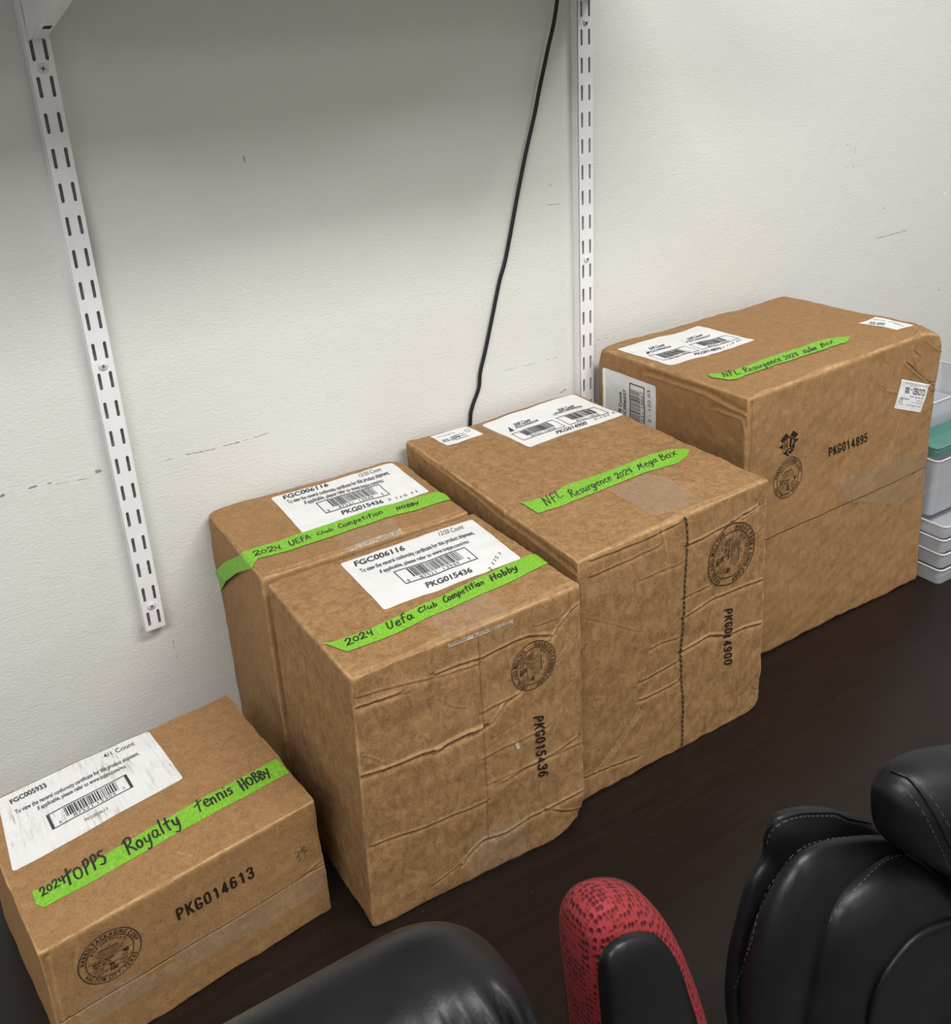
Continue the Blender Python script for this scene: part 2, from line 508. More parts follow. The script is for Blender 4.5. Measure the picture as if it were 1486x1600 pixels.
tag(link('shelf', bm_mesh('shelf', bm), MWHITE), 'white shelf board resting on the two wall brackets', 'shelf')

# ------------------------------------------------------------------ black cord
cpx = [(868, -40, -.02), (870.7, 0, -.014), (855, 82, -.010), (843.7, 135, -.008), (835, 180, -.006), (822.5, 235, -.005), (810, 297, -.004), (791, 400, -.0035), (780.8, 438.5, -.0035),
       (769.7, 493, -.0035), (758.5, 547.5, -.0035), (750.5, 582, -.0035), (748.3, 606, -.0035), (738.6, 634, -.0035), (735.0, 656, -.0035)]
pts = [on_y((a, b), y) for a, b, y in cpx]
pts = [pts[1] + np.array([.012, -.004, .12])] + pts[1:]
pts.append(pts[-1] + np.array([-.004, 0, -.06])); pts.append(pts[-1] + np.array([.002, 0, -.20]))
cord = tube('power_cord', smooth_path(pts, 6), 0.0024, MCORD)
tag(cord, 'thin black power cord hanging down the white wall behind the boxes', 'cord')

# ------------------------------------------------------------------ wall marks
def ribbon_poly(pts, w):
    pts = [np.array(p, dtype=float) for p in pts]
    V, F = [], []
    n = len(pts)
    for i, p in enumerate(pts):
        t_ = pts[min(i + 1, n - 1)] - pts[max(i - 1, 0)]
        t_ /= (np.linalg.norm(t_) + 1e-9)
        nn = np.array([-t_[1], t_[0]])
        ww = w[i] if isinstance(w, (list, tuple)) else w
        V += [p + nn * ww / 2, p - nn * ww / 2]
    for i in range(n - 1): F.append((2 * i, 2 * i + 1, 2 * i + 3, 2 * i + 2))
    return V, F
def wall_marks(name, lines, mat):
    V, F = [], []
    r = random.Random(3)
    for (pl, w, gap) in lines:
        A = [on_y(p)[[0, 2]] for p in pl]
        for i in range(len(A) - 1):
            L = np.linalg.norm(A[i + 1] - A[i]); n = max(1, int(L / 0.006))
            for k in range(n):
                if r.random() < gap: continue
                p0 = A[i] + (A[i + 1] - A[i]) * k / n; p1 = A[i] + (A[i + 1] - A[i]) * (k + 0.9) / n
                j = np.array([0, r.uniform(-.0006, .0006)])
                v, f = ribbon_poly([p0 + j, (p0 + p1) / 2 + j * .3, p1 - j], [w * r.uniform(.3, 1), w * r.uniform(.5, 1.3), w * r.uniform(.2, .8)])
                o = len(V); V += [(q[0], -0.0003, q[1]) for q in v]; F += [tuple(o + x for x in ff) for ff in f]
    link(name, mesh_np(name, V, F), mat, wall_back)
S = lambda pts, s, o: [(x / s + o[0], y / s + o[1]) for x, y in pts]
wall_marks('scuff_marks', [
    (S([(0, 440), (20, 430)], 2.5, (0, 600)), .003, .1),
    (S([(60, 415), (110, 407), (150, 396)], 2.5, (0, 600)), .0018, .15),
    (S([(185, 388), (205, 386)], 2.5, (0, 600)), .0016, .1),
    (S([(215, 390), (300, 378), (345, 365)], 2.5, (0, 600)), .0005, .5),
    (S([(372, 342), (400, 338)], 2.5, (0, 600)), .0035, .0),
    (S([(600, 303), (650, 298), (700, 280), (800, 262)], 2.5, (0, 600)), .0008, .4),
    (S([(800, 262), (870, 243), (930, 228), (1050, 190)], 2.5, (0, 600)), .0008, .4),
    (S([(920, 229), (938, 226)], 2.5, (0, 600)), .002, 0),
    ([(788.8, 578.9), (830, 569), (881.7, 554.6)], .0005, .5),
    ([(855, 320.3), (866, 319.2), (876, 318.7)], .0006, 0),
    ([(1368, 372.6), (1392, 366.5), (1416, 360)], .0009, 0),
    ([(1380.8, 325.5), (1383, 325.3)], .0018, 0),
    ([(1324, 217), (1322, 272)], .0005, .5),
    ([(1337, 228), (1333, 263)], .0005, .3),
    ([(932, 531), (968, 524)], .0006, .55),
    ([(875, 614), (880, 611), (885, 607)], .0014, .1),
    ([(380, 243), (383, 255)], .0012, .4),
    ([(985, 167), (990, 172)], .0012, .4),
    ([(858, 290), (862, 288)], .0010, .2),
    ([(1465, 440), (1468, 455)], .0015, .3),
    ([(270, 1000), (277, 1030)], .0005, .6),
], MSCUFF)
wall_marks('paint_chips', [
    ([(1473, 303), (1478, 301)], .003, 0),
    ([(1250, 341), (1298, 331)], .0006, .2),
    ([(255, 870), (262, 868)], .0012, .3), ([(262, 895), (285, 885)], .0007, .2),
    ([(382, 455), (385, 454)], .0015, .0), ([(252, 930), (254, 931)], .0014, .0), ([(210, 716), (216, 715)], .002, .0),
], MCHIP)

# ------------------------------------------------------------------ boxes
class NoiseField:
    def __init__(s, seed, waves):
        r = np.random.default_rng(seed); s.k = []
        for (lam, amp, n) in waves:
            for _ in range(n):
                d = r.normal(size=3); d /= np.linalg.norm(d)
                s.k.append((d * 2 * PI / (lam * r.uniform(.7, 1.4)), r.uniform(0, 2 * PI), amp / math.sqrt(n)))
    def __call__(s, p):
        o = np.zeros(len(p))
        for k, ph, a in s.k: o += a * np.sin(p @ k + ph)
        return o

class Box:
    def __init__(s, C, r=0.0035, bulge=(0, 0, 0), seed=1, step=0.0015, rough=1.0):
        # C: dict key 'lft' etc -> point
        s.C = np.zeros((2, 2, 2, 3))
        for k, v in C.items():
            s.C['lr'.index(k[0]), 'fb'.index(k[1]), 'bt'.index(k[2])] = v
        c = s.C
        s.W = np.linalg.norm(c[1, 0, 1] - c[0, 0, 1]); s.D = np.linalg.norm(c[0, 1, 1] - c[0, 0, 1]); s.H = np.linalg.norm(c[0, 0, 1] - c[0, 0, 0])
        s.dim = np.array([s.W, s.D, s.H]); s.r = r; s.bulge = bulge; s.step = step
        s.nf = NoiseField(seed, [(.16, .0007 * rough, 8), (.055, .00035 * rough, 12), (.02, .00016 * rough, 14)])
        s.en = NoiseField(seed + 50, [(.05, .6, 8), (.015, .5, 12)])
        s.ew = 0.55; s.creases = []; s.grooves = []; s.steps = []; s.dents = []
    def tri(s, q):
        u = q / s.dim
        x, y, z = u[:, 0:1], u[:, 1:2], u[:, 2:3]
        c = s.C; o = 0
        for i in (0, 1):
            for j in (0, 1):
                for k in (0, 1):
                    o = o + (x if i else 1 - x) * (y if j else 1 - y) * (z if k else 1 - z) * c[i, j, k]
        return o
    AX = {'top': (0, 1, 2, 1), 'front': (0, 2, 1, 0), 'left': (1, 2, 0, 0), 'right': (1, 2, 0, 1), 'back': (0, 2, 1, 1), 'bottom': (0, 1, 2, 0)}
    def lift(s, face, ab):
        ab = np.atleast_2d(ab).astype(float)
        ia, ib, ic, side = s.AX[face]
        p = np.zeros((len(ab), 3)); p[:, ia] = ab[:, 0]; p[:, ib] = ab[:, 1]; p[:, ic] = s.dim[ic] * side
        return p
    def shape(s, p, off=0.0, wear=False):
        """p: points on the sharp cuboid -> world points"""
        r = s.r
        q = np.clip(p, r, s.dim - r)
        d = p - q; L = np.linalg.norm(d, axis=1, keepdims=True) + 1e-12
        n = d / L
        pp = q + n * r
        disp = s.nf(p)
        w = np.zeros(len(p))
        edge = np.clip((1 - np.abs(n).max(axis=1)) / 0.29, 0, 1)
        en = s.en(p)
        disp += edge * np.clip(en, -1, 1) * 0.0007
        w = np.maximum(w, np.clip(edge * 1.25, 0, 1) * np.clip(s.ew + 0.5 * en, 0, 1))
        for f, (ia, ib, ic, side) in s.AX.items():
            m = np.abs(p[:, ic] - s.dim[ic] * side) < 1e-6
            if not m.any() or f in ('bottom',): continue
            a, b = p[m, ia], p[m, ib]
            A, B = s.dim[ia], s.dim[ib]
            taper = np.clip(np.minimum(np.minimum(a, A - a), np.minimum(b, B - b)) / 0.004, 0, 1)
            bl = s.bulge[{'top': 0, 'front': 1, 'left': 2, 'right': 2, 'back': 3 if len(s.bulge) > 3 else 0}.get(f, 0)] if f != 'back' else 0
            dd = bl * np.sin(PI * np.clip(a / A, 0, 1)) * np.sin(PI * np.clip(b / B, 0, 1))
            ww = np.zeros(len(a))
            for (ff, pl, wd_, h, wr) in s.creases:
                if ff != f: continue
                dist = np.full(len(a), 1e9); sgn = np.zeros(len(a))
                P_ = np.stack([a, b], 1)
                for i in range(len(pl) - 1):
                    u, v = pl[i], pl[i + 1]; e = v - u; L2 = e @ e + 1e-12
                    tt = np.clip(((P_ - u) @ e) / L2, 0, 1)
                    c_ = u + tt[:, None] * e
                    dl = np.linalg.norm(P_ - c_, axis=1)
                    cr = e[0] * (P_ - u)[:, 1] - e[1] * (P_ - u)[:, 0]
                    up = dl < dist
                    dist = np.where(up, dl, dist); sgn = np.where(up, np.sign(cr), sgn)
                g = np.exp(-(dist / wd_) ** 2)
                # a fold: ridge on one side, hollow on the other
                sg = sgn * dist
                dd += taper * h * (g * 0.9 - 0.9 * np.exp(-((sg + 2.2 * wd_) / (2.0 * wd_)) ** 2) * (dist < 6 * wd_))
                ww = np.maximum(ww, np.exp(-((dist - .3 * wd_) / (1.15 * wd_)) ** 2) * wr * np.where(sg > -.6 * wd_, 1, .25))
            for (ff, axis, pos, depth, wd_, lo, hi) in s.grooves:
                if ff != f: continue
                x, y = (a, b) if axis == 0 else (b, a)
                g = (np.abs(x - pos) < wd_) & (y > lo) & (y < hi)
                dd -= g * depth
            for (ff, axis, pos, h, lo, hi) in s.steps:
                if ff != f: continue
                x, y = (a, b) if axis == 0 else (b, a)
                dd += h * (x > pos) * taper
            disp[m] += dd; w[m] = np.maximum(w[m], ww)
        pp = pp + n * (disp + off)[:, None] if not np.isscalar(off) else pp + n * (disp[:, None] + off)
        W_ = s.tri(pp)
        for (c, rad, vec) in s.dents:
            g = np.exp(-((np.linalg.norm(W_ - c, axis=1) / rad) ** 2))
            W_ = W_ + g[:, None] * np.asarray(vec)
        W_[:, 2] = np.maximum(W_[:, 2], 0.0004)
        return (W_, w) if wear else W_
    def surf(s, face, ab, off=0.0):
        return s.shape(s.lift(face, ab), off)
    def inv(s, face, px):
        x = np.array([.5, .5]) * [s.dim[s.AX[face][0]], s.dim[s.AX[face][1]]]
        px = np.array(px, dtype=float)
        f = lambda x: pix(s.tri(s.lift(face, x))[0])
        for _ in range(12):
            r0 = f(x); e = 1e-5
            J = np.stack([(f(x + [e, 0]) - r0) / e, (f(x + [0, e]) - r0) / e], 1)
            x = x - np.linalg.solve(J, r0 - px)
        return x
    def axis(s, i, extra=()):
        A = s.dim[i]; r = s.r
        e = list(r * np.array([0, .22, .45, .7, 1.0])) + list(A - r * np.array([0, .22, .45, .7, 1.0]))
        n = int((A - 2 * r) / s.step)
        g = list(np.linspace(r, A - r, n + 1)[1:-1])
        for p_, wd_ in extra:
            g = [x for x in g if abs(x - p_) > wd_ + s.step * .6]
            g += [p_ - wd_ - .0003, p_ - wd_ + .0001, p_, p_ + wd_ - .0001, p_ + wd_ + .0003]
        return np.unique(np.round(np.array(e + g), 7))
    def build(s, mat, parent, name='box_body'):
        ex = {0: [], 1: [], 2: []}
        for (f, axis, pos, depth, wd_, lo, hi) in s.grooves:
            i = s.AX[f][0] if axis == 0 else s.AX[f][1]
            ex[i].append((pos, wd_))
        g = [s.axis(i, ex[i]) for i in range(3)]
        N = [len(x) for x in g]
        codes, quads = [], []
        for f, (ia, ib, ic, side) in s.AX.items():
            I, J = np.meshgrid(np.arange(N[ia]), np.arange(N[ib]), indexing='ij')
            idx = np.zeros(I.shape + (3,), dtype=np.int64)
            idx[..., ia] = I; idx[..., ib] = J; idx[..., ic] = (N[ic] - 1) * side
            code = (idx[..., 0] * 2048 + idx[..., 1]) * 2048 + idx[..., 2]
            q = np.stack([code[:-1, :-1], code[1:, :-1], code[1:, 1:], code[:-1, 1:]], -1).reshape(-1, 4)
            e1 = np.zeros(3); e1[ia] = 1; e2 = np.zeros(3); e2[ib] = 1
            if np.cross(e1, e2)[ic] * (1 if side else -1) < 0: q = q[:, ::-1]
            quads.append(q)
        Q = np.concatenate(quads)
        u, invx = np.unique(Q.ravel(), return_inverse=True)
        F = invx.reshape(-1, 4)
        i0 = u // (2048 * 2048); i1 = (u // 2048) % 2048; i2 = u % 2048
        p = np.stack([g[0][i0], g[1][i1], g[2][i2]], 1)
        V, w = s.shape(p, 0.0, True)
        me = mesh_np(name, V, np.ascontiguousarray(F))
        at = me.attributes.new('wear', 'FLOAT', 'POINT'); at.data.foreach_set('value', w.astype(np.float32))
        return link(name, me, mat, parent, True)
    def crease(s, face, pxs, w=0.0016, h=0.0010, wear=0.6):
        s.creases.append((face, [s.inv(face, p) for p in pxs], w * .72, h * 1.15, min(1, wear * 1.3)))

# ---- text as meshes
_tc = {}
def text_geo(txt, bold=0.0, space=1.0):
    key = (txt, bold, space)
    if key in _tc: return _tc[key]
    cu = bpy.data.curves.new('t', 'FONT'); cu.body = txt; cu.size = 1.0; cu.offset = bold; cu.space_character = space
    cu.resolution_u = 3
    ob = bpy.data.objects.new('t', cu); COL.objects.link(ob)
    bpy.context.view_layer.update()
    me = bpy.data.meshes.new_from_object(ob.evaluated_get(bpy.context.evaluated_depsgraph_get()))
    bpy.data.objects.remove(ob)
    n = len(me.vertices); co = np.zeros(n * 3, dtype=np.float32); me.vertices.foreach_get('co', co); co = co.reshape(-1, 3)[:, :2].astype(float)
    F = [tuple(p_.vertices) for p_ in me.polygons]
    bpy.data.meshes.remove(me); bpy.data.curves.remove(cu)
    if len(co):
        x0, x1 = co[:, 0].min(), co[:, 0].max()
    else: x0, x1 = 0, 1
    _tc[key] = (co, F, x0, x1); return _tc[key]
CAP = text_geo('H')[0][:, 1].max()

# ---- handwriting strokes (cell height 1, x-height about .6)
def arc(cx, cy, rx, ry, a0, a1, n=10):
    return [(cx + rx * math.cos(math.radians(a0 + (a1 - a0) * i / n)), cy + ry * math.sin(math.radians(a0 + (a1 - a0) * i / n))) for i in range(n + 1)]
HW = {
 '2': (.62, [[(.05, .72), (.15, .92), (.38, .96), (.5, .78), (.40, .48), (.05, .06), (.25, .10), (.62, .04)]]),
 '0': (.55, [arc(.27, .48, .22, .34, 100, 470, 14)]),
 '4': (.58, [[(.08, .85), (.10, .48), (.45, .46)], [(.46, .92), (.44, .5), (.42, .0)]]),
 'T': (.62, [[(.36, .98), (.32, .5), (.26, .0)], [(.0, .55), (.3, .66), (.66, .80)]]),
 'O': (.66, [arc(.33, .5, .28, .38, 110, 480, 14)]),
 'P': (.52, [[(.12, .0), (.16, .5), (.18, .95)], [(.16, .9), (.4, 1.0), (.52, .78), (.42, .55), (.18, .48)]]),
 'S': (.5, [[(.48, .9), (.2, .92), (.12, .7), (.35, .5), (.42, .25), (.25, .04), (.02, .1)]]),
 'R': (.66, [[(.14, .0), (.18, .95)], [(.02, .8), (.25, 1.0), (.5, .9), (.45, .6), (.2, .5), (.42, .3), (.62, .02)]]),
 'o': (.45, [arc(.2, .28, .17, .26, 90, 450, 12)]),
 'y': (.48, [[(.05, .55), (.1, .2), (.3, .15), (.38, .5)], [(.4, .58), (.36, .0), (.22, -.32), (.02, -.28)]]),
 'a': (.5, [[(.38, .5), (.15, .55), (.04, .25), (.18, .04), (.36, .25), (.39, .52), (.38, .15), (.5, .05)]]),
 'l': (.25, [[(.12, 1.0), (.10, .5), (.12, .04)]]),
 't': (.42, [[(.2, .95), (.17, .4), (.22, .04)], [(.0, .62), (.4, .66)]]),
 'Y': (.5, [[(.02, .62), (.1, .35), (.34, .38)], [(.46, .75), (.34, .25), (.2, -.15)]]),
 'e': (.45, [[(.05, .3), (.36, .38), (.3, .56), (.12, .52), (.04, .25), (.2, .03), (.42, .1)]]),
 'n': (.5, [[(.06, .55), (.08, .04)], [(.08, .4), (.25, .56), (.38, .4), (.4, .04)]]),
 'i': (.22, [[(.1, .5), (.1, .04)], [(.1, .74), (.13, .78)]]),
 's': (.4, [[(.36, .55), (.12, .52), (.1, .38), (.3, .28), (.3, .08), (.04, .04)]]),
 'H': (.62, [[(.1, .95), (.08, .0)], [(.5, 1.0), (.46, .0)], [(.0, .42), (.56, .55)]]),
 'B': (.52, [[(.12, .0), (.14, .92)], [(.1, .85), (.36, .92), (.42, .7), (.18, .52), (.46, .45), (.46, .12), (.1, .02)]]),
 'U': (.62, [[(.06, .95), (.04, .4), (.18, .04), (.4, .1), (.5, .5), (.52, .95)]]),
 'E': (.48, [[(.42, .9), (.1, .88), (.1, .05), (.44, .04)], [(.1, .48), (.36, .5)]]),
 'F': (.46, [[(.12, .0), (.14, .9), (.46, .94)], [(.04, .46), (.4, .52)]]),
 'A': (.55, [[(.04, .0), (.28, .95), (.5, .0)], [(.12, .38), (.46, .4)]]),
 'f': (.4, [[(.4, .9), (.2, .95), (.16, .5), (.12, -.02)], [(.0, .5), (.36, .54)]]),
 'C': (.5, [[(.46, .82), (.25, .9), (.05, .55), (.1, .15), (.3, .03), (.5, .14)]]),
 'u': (.48, [[(.06, .55), (.06, .15), (.22, .04), (.36, .25), (.38, .55), (.38, .1), (.48, .05)]]),
 'b': (.46, [[(.1, 1.0), (.08, .04)], [(.08, .45), (.3, .52), (.4, .28), (.26, .03), (.08, .08)]]),
 'm': (.7, [[(.05, .55), (.06, .04)], [(.06, .4), (.2, .56), (.3, .4), (.3, .04)], [(.3, .4), (.46, .56), (.58, .4), (.6, .04)]]),
 'p': (.48, [[(.08, .55), (.06, -.3)], [(.08, .45), (.3, .56), (.4, .3), (.26, .05), (.08, .1)]]),
 'N': (.62, [[(.08, .0), (.1, .92)], [(.1, .92), (.46, .02)], [(.46, .0), (.52, .95)]]),
 'L': (.5, [[(.12, .95), (.1, .08), (.5, .12)]]),
 'r': (.36, [[(.08, .55), (.1, .04)], [(.1, .38), (.2, .55), (.36, .52)]]),
 'g': (.48, [[(.38, .5), (.15, .56), (.05, .3), (.2, .1), (.36, .3), (.4, .52), (.34, -.15), (.18, -.32), (.0, -.2)]]),
 'c': (.4, [[(.36, .5), (.15, .55), (.04, .28), (.16, .04), (.38, .1)]]),
 'M': (.72, [[(.06, .0), (.14, .9), (.32, .3), (.5, .92), (.6, .0)]]),
 'x': (.48, [[(.04, .6), (.42, .0)], [(.42, .66), (.02, -.05)]]),
 'V': (.55, [[(.04, .9), (.24, .02), (.52, .95)]]),
 'h': (.48, [[(.1, 1.0), (.08, .04)], [(.08, .38), (.26, .54), (.38, .4), (.4, .04)]]),
 ' ': (.42, []),
}
CODE = {
 'P': [[(0, 0), (0, 1), (.62, 1), (.9, .88), (1, .74), (.9, .58), (.62, .46), (0, .46)]],
 'K': [[(0, 0), (0, 1)], [(1, 1), (0, .38)], [(.32, .62), (1, 0)]],
 'G': [[(1, .80), (.9, .94), (.6, 1), (.3, 1), (.07, .9), (0, .7), (0, .3), (.07, .1), (.3, 0), (.7, 0), (.93, .1), (1, .25), (1, .40), (.62, .40)]],
 '0': [[(.5, 1), (.2, .96), (.02, .8), (0, .5), (.02, .2), (.2, .04), (.5, 0), (.8, .04), (.98, .2), (1, .5), (.98, .8), (.8, .96), (.5, 1)]],
 '1': [[(.25, .80), (.62, 1), (.62, 0)]],
 '3': [[(0, .82), (.2, .97), (.5, 1), (.82, .95), (.97, .78), (.85, .60), (.45, .54)], [(.45, .54), (.85, .46), (1, .27), (.85, .06), (.5, 0), (.18, .04), (0, .2)]],
 '4': [[(.72, 0), (.72, 1), (0, .3), (0, .24), (1.05, .24)]],
 '5': [[(.92, 1), (.12, 1), (.05, .52), (.4, .62), (.75, .58), (.98, .38), (.95, .14), (.7, 0), (.25, 0), (0, .16)]],
 '6': [[(.9, .9), (.6, 1), (.3, .96), (.06, .7), (0, .35), (.08, .08), (.45, 0), (.85, .06), (1, .3), (.85, .53), (.45, .6), (.05, .42)]],
 '8': [[(.5, .54), (.15, .62), (.04, .78), (.2, .96), (.5, 1), (.8, .96), (.96, .78), (.85, .62), (.5, .54), (.1, .44), (0, .25), (.15, .04), (.5, 0), (.85, .04), (1, .25), (.9, .44), (.5, .54)]],
 '9': [[(.1, .1), (.4, 0), (.7, .04), (.94, .3), (1, .65), (.92, .92), (.55, 1), (.15, .94), (0, .7), (.15, .47), (.55, .4), (.95, .58)]],
}
class Ink:
    """collects flat ink shapes in the metre coordinates of one face of one box"""
    def __init__(s, box, face, off):
        s.b, s.f, s.off = box, face, off; s.V = []; s.F = []
    def add(s, V, F):
        o = len(s.V); s.V += [tuple(v) for v in V]; s.F += [tuple(o + i for i in f) for f in F]
    def P(s, px): return s.b.inv(s.f, px)
    def frame(s, p0, p1, pu):
        """affine: baseline start, baseline end, cap top above the start (pixels)"""
        a, b, u = s.P(p0), s.P(p1), s.P(pu)
        return a, b - a, u - a
    def text(s, txt, fr, bold=0.0, space=1.0, x0=0.0, x1=1.0, y0=0.0, h=1.0):
        a, ex, eu = fr
        co, F, m0, m1 = text_geo(txt, bold, space)
        if not len(co): return
        u = (co[:, 0] - m0) / (m1 - m0) * (x1 - x0) + x0
        v = co[:, 1] / CAP * h + y0
        s.add(a + u[:, None] * ex + v[:, None] * eu, F)
    def text_at(s, txt, c, ex, ey, size, squash=1.0, bold=0.0, align=0.5):
        """unit dirs ex, ey; size = cap height in metres"""
        co, F, m0, m1 = text_geo(txt, bold)
        u = (co[:, 0] - (m0 + (m1 - m0) * align)) / CAP * size * squash; v = (co[:, 1] / CAP - 0.5) * size
        s.add(c + u[:, None] * ex + v[:, None] * ey, F)
        return (m1 - m0) / CAP * size * squash
    def quad(s, pts): s.add(pts, [tuple(range(len(pts)))])
    def rect(s, fr, x0, x1, y0, y1):
        a, ex, eu = fr
        n = max(1, int(np.linalg.norm(ex) * (x1 - x0) / .003)); k_ = max(1, int(np.linalg.norm(eu) * (y1 - y0) / .004))
        for i in range(n):
            for j in range(k_):
                u0, u1 = x0 + (x1 - x0) * i / n, x0 + (x1 - x0) * (i + 1) / n; v0, v1 = y0 + (y1 - y0) * j / k_, y0 + (y1 - y0) * (j + 1) / k_
                s.quad([a + ex * x + eu * y for x, y in ((u0, v0), (u1, v0), (u1, v1), (u0, v1))])
    def outline(s, fr, x0, x1, y0, y1, wx, wy=None):
        wy = wy or wx
        s.rect(fr, x0, x1, y0, y0 + wy); s.rect(fr, x0, x1, y1 - wy, y1)
        s.rect(fr, x0, x0 + wx, y0 + wy, y1 - wy); s.rect(fr, x1 - wx, x1, y0 + wy, y1 - wy)
    def bars(s, fr, x0, x1, y0, y1, seed=1, n=42, drop=0.2):
        r = random.Random(seed); x = x0; dx = (x1 - x0) / 95
        while x < x1:
            w = dx * r.choice([1, 1, 2, 2, 3]); s.rect(fr, x, min(x + w, x1), y0, y1); x += w + dx * r.choice([1, 1, 2, 2])
    def stroke(s, pts, w):
        out = []
        for a_, b_ in zip(pts, pts[1:]):
            a_, b_ = np.array(a_, dtype=float), np.array(b_, dtype=float)
            m_ = max(1, int(np.linalg.norm(b_ - a_) / .0015))
            for k in range(m_): out.append(a_ + (b_ - a_) * k / m_)
        out.append(np.array(pts[-1], dtype=float)); pts = out
        V, F = ribbon_poly(pts, w); s.add(V, F)
        for p_ in (pts[0], pts[-1]):
            s.add([(p_[0] + w / 2 * math.cos(k * PI / 4), p_[1] + w / 2 * math.sin(k * PI / 4)) for k in range(8)], [tuple(range(8))])
    def hand(s, txt, fr, w, seed=1, hj=.05):
        a, ex, eu = fr
        r = random.Random(seed)
        tot = sum(HW[c][0] + .08 for c in txt) - .08
        x = 0
        for c in txt:
            wd_, st = HW[c]
            dy = r.uniform(-hj, hj); sc = r.uniform(.92, 1.06)
            for pl in st:
                q = [(x + px_ * sc + r.uniform(-.012, .012), py_ * sc + dy + r.uniform(-.012, .012)) for px_, py_ in pl]
                q = smooth_path(q, 5)
                s.stroke([a + ex * (u[0] / tot) + eu * u[1] for u in q], w * r.uniform(.85, 1.15))
            x += wd_ + .08
    def code(s, txt, fr, wr=.16, gap=.24):
        """stencilled part number: narrow letters drawn with an even pen"""
        a, ex, eu = fr
        n = len(txt); cw = 1 / (n + gap * (n - 1)); w = wr * np.linalg.norm(eu)
        hw = w / 2 / np.linalg.norm(ex); hv = wr / 2
        for i, ch in enumerate(txt):
            x0 = i * cw * (1 + gap)
            for pl in CODE[ch]:
                s.stroke([a + ex * (x0 + hw + u * (cw - 2 * hw)) + eu * (hv + v * (1 - 2 * hv)) for u, v in pl], w)
    def ring(s, c, ex, ey, r, w, n=72):
        V = []; F = []
        for k in range(n):
            an = 2 * PI * k / n; d = ex * math.cos(an) + ey * math.sin(an)
            V += [c + d * (r - w / 2), c + d * (r + w / 2)]
        for k in range(n):
            j = (k + 1) % n; F.append((2 * k, 2 * k + 1, 2 * j + 1, 2 * j))
        s.add(V, F)
    def arc_text(s, txt, c, ex, ey, r, size, a_mid, span, inward=False, bold=0.0, squash=0.8):
        """letters around a circle; a_mid in degrees, reading clockwise at the top, anticlockwise at the bottom if inward"""
        n = len(txt)
        wid = []
        for ch in txt:
            if ch == ' ': wid.append(.45); continue
            co, F, m0, m1 = text_geo(ch, bold); wid.append((m1 - m0) / CAP + .18)
        tot = sum(wid); pos = 0
        for ch, wv in zip(txt, wid):
            mid = (pos + wv / 2) / tot - .5; pos += wv
            if ch == ' ': continue
            an = math.radians(a_mid - span * mid if not inward else a_mid + span * mid)
            rad = ex * math.cos(an) + ey * math.sin(an)
            if not inward: up = rad; rt = ex * math.sin(an) - ey * math.cos(an)
            else: up = -rad; rt = -ex * math.sin(an) + ey * math.cos(an)
            co, F, m0, m1 = text_geo(ch, bold)
            u = (co[:, 0] - (m0 + m1) / 2) / CAP * size * squash; v = (co[:, 1] / CAP - .5) * size
            s.add(c + rad * r + u[:, None] * rt + v[:, None] * up, F)
    def build(s, name, mat, parent, label=None):
        V = s.b.surf(s.f, np.array(s.V), s.off)
        # ink follows the board
        me = mesh_np(name, V, s.F)
        bm = bmesh.new(); bm.from_mesh(me)
        c = V.mean(axis=0); view = Vector(tuple(CAMP - c))
        bm.normal_update()
        fl = [f for f in bm.faces if f.normal.dot(view) < 0]
        if fl: bmesh.ops.reverse_faces(bm, faces=fl)
        bm.to_mesh(me); bm.free()
        o = link(name, me, mat, parent)
        if label: o['label'] = label
        return o

def sheet(box, face, quad, off, name, mat, parent, rad=0.003, n=32, label=None):
    """rounded rectangular sticker from its four corners (pixels, reading order TL TR BR BL)"""
    q = [box.inv(face, p) for p in quad]
    if face == 'top': q = [np.minimum(p, box.dim[:2] - .0032) for p in q]
    W = np.linalg.norm(q[1] - q[0]); H = np.linalg.norm(q[3] - q[0])
    ys = sorted(set([0] + [rad / H * (1 - math.cos(k * PI / 10)) for k in range(6)] + list(np.linspace(rad / H, 1 - rad / H, n)) + [1 - rad / H * (1 - math.cos(k * PI / 10)) for k in range(6)]))
    V, UV = [], []
    for y in ys:
        d = min(y, 1 - y) * H
        ins = rad - math.sqrt(max(0, rad ** 2 - (rad - min(d, rad)) ** 2))
        ins /= W
        for x in np.linspace(ins, 1 - ins, n):
            V.append((1 - y) * ((1 - x) * q[0] + x * q[1]) + y * ((1 - x) * q[3] + x * q[2])); UV.append((x * W, (1 - y) * H))
    F = [(j * n + i, j * n + i + 1, (j + 1) * n + i + 1, (j + 1) * n + i) for j in range(len(ys) - 1) for i in range(n - 1)]
    P3 = box.surf(face, np.array(V), off)
    me = mesh_np(name, P3, F, UV)
    bm = bmesh.new(); bm.from_mesh(me); bm.normal_update()
    f0 = list(bm.faces)[len(bm.faces) // 2]
    if f0.normal.dot(Vector(tuple(CAMP)) - f0.calc_center_median()) < 0: bmesh.ops.reverse_faces(bm, faces=bm.faces)
    bm.to_mesh(me); bm.free()
    o = link(name, me, mat, parent, True)
    if label: o['label'] = label
    # affine-ish frame of the sheet: origin bottom-left, x right, y up (unit)
    return o, (q[3], q[2] - q[3], q[0] - q[3])

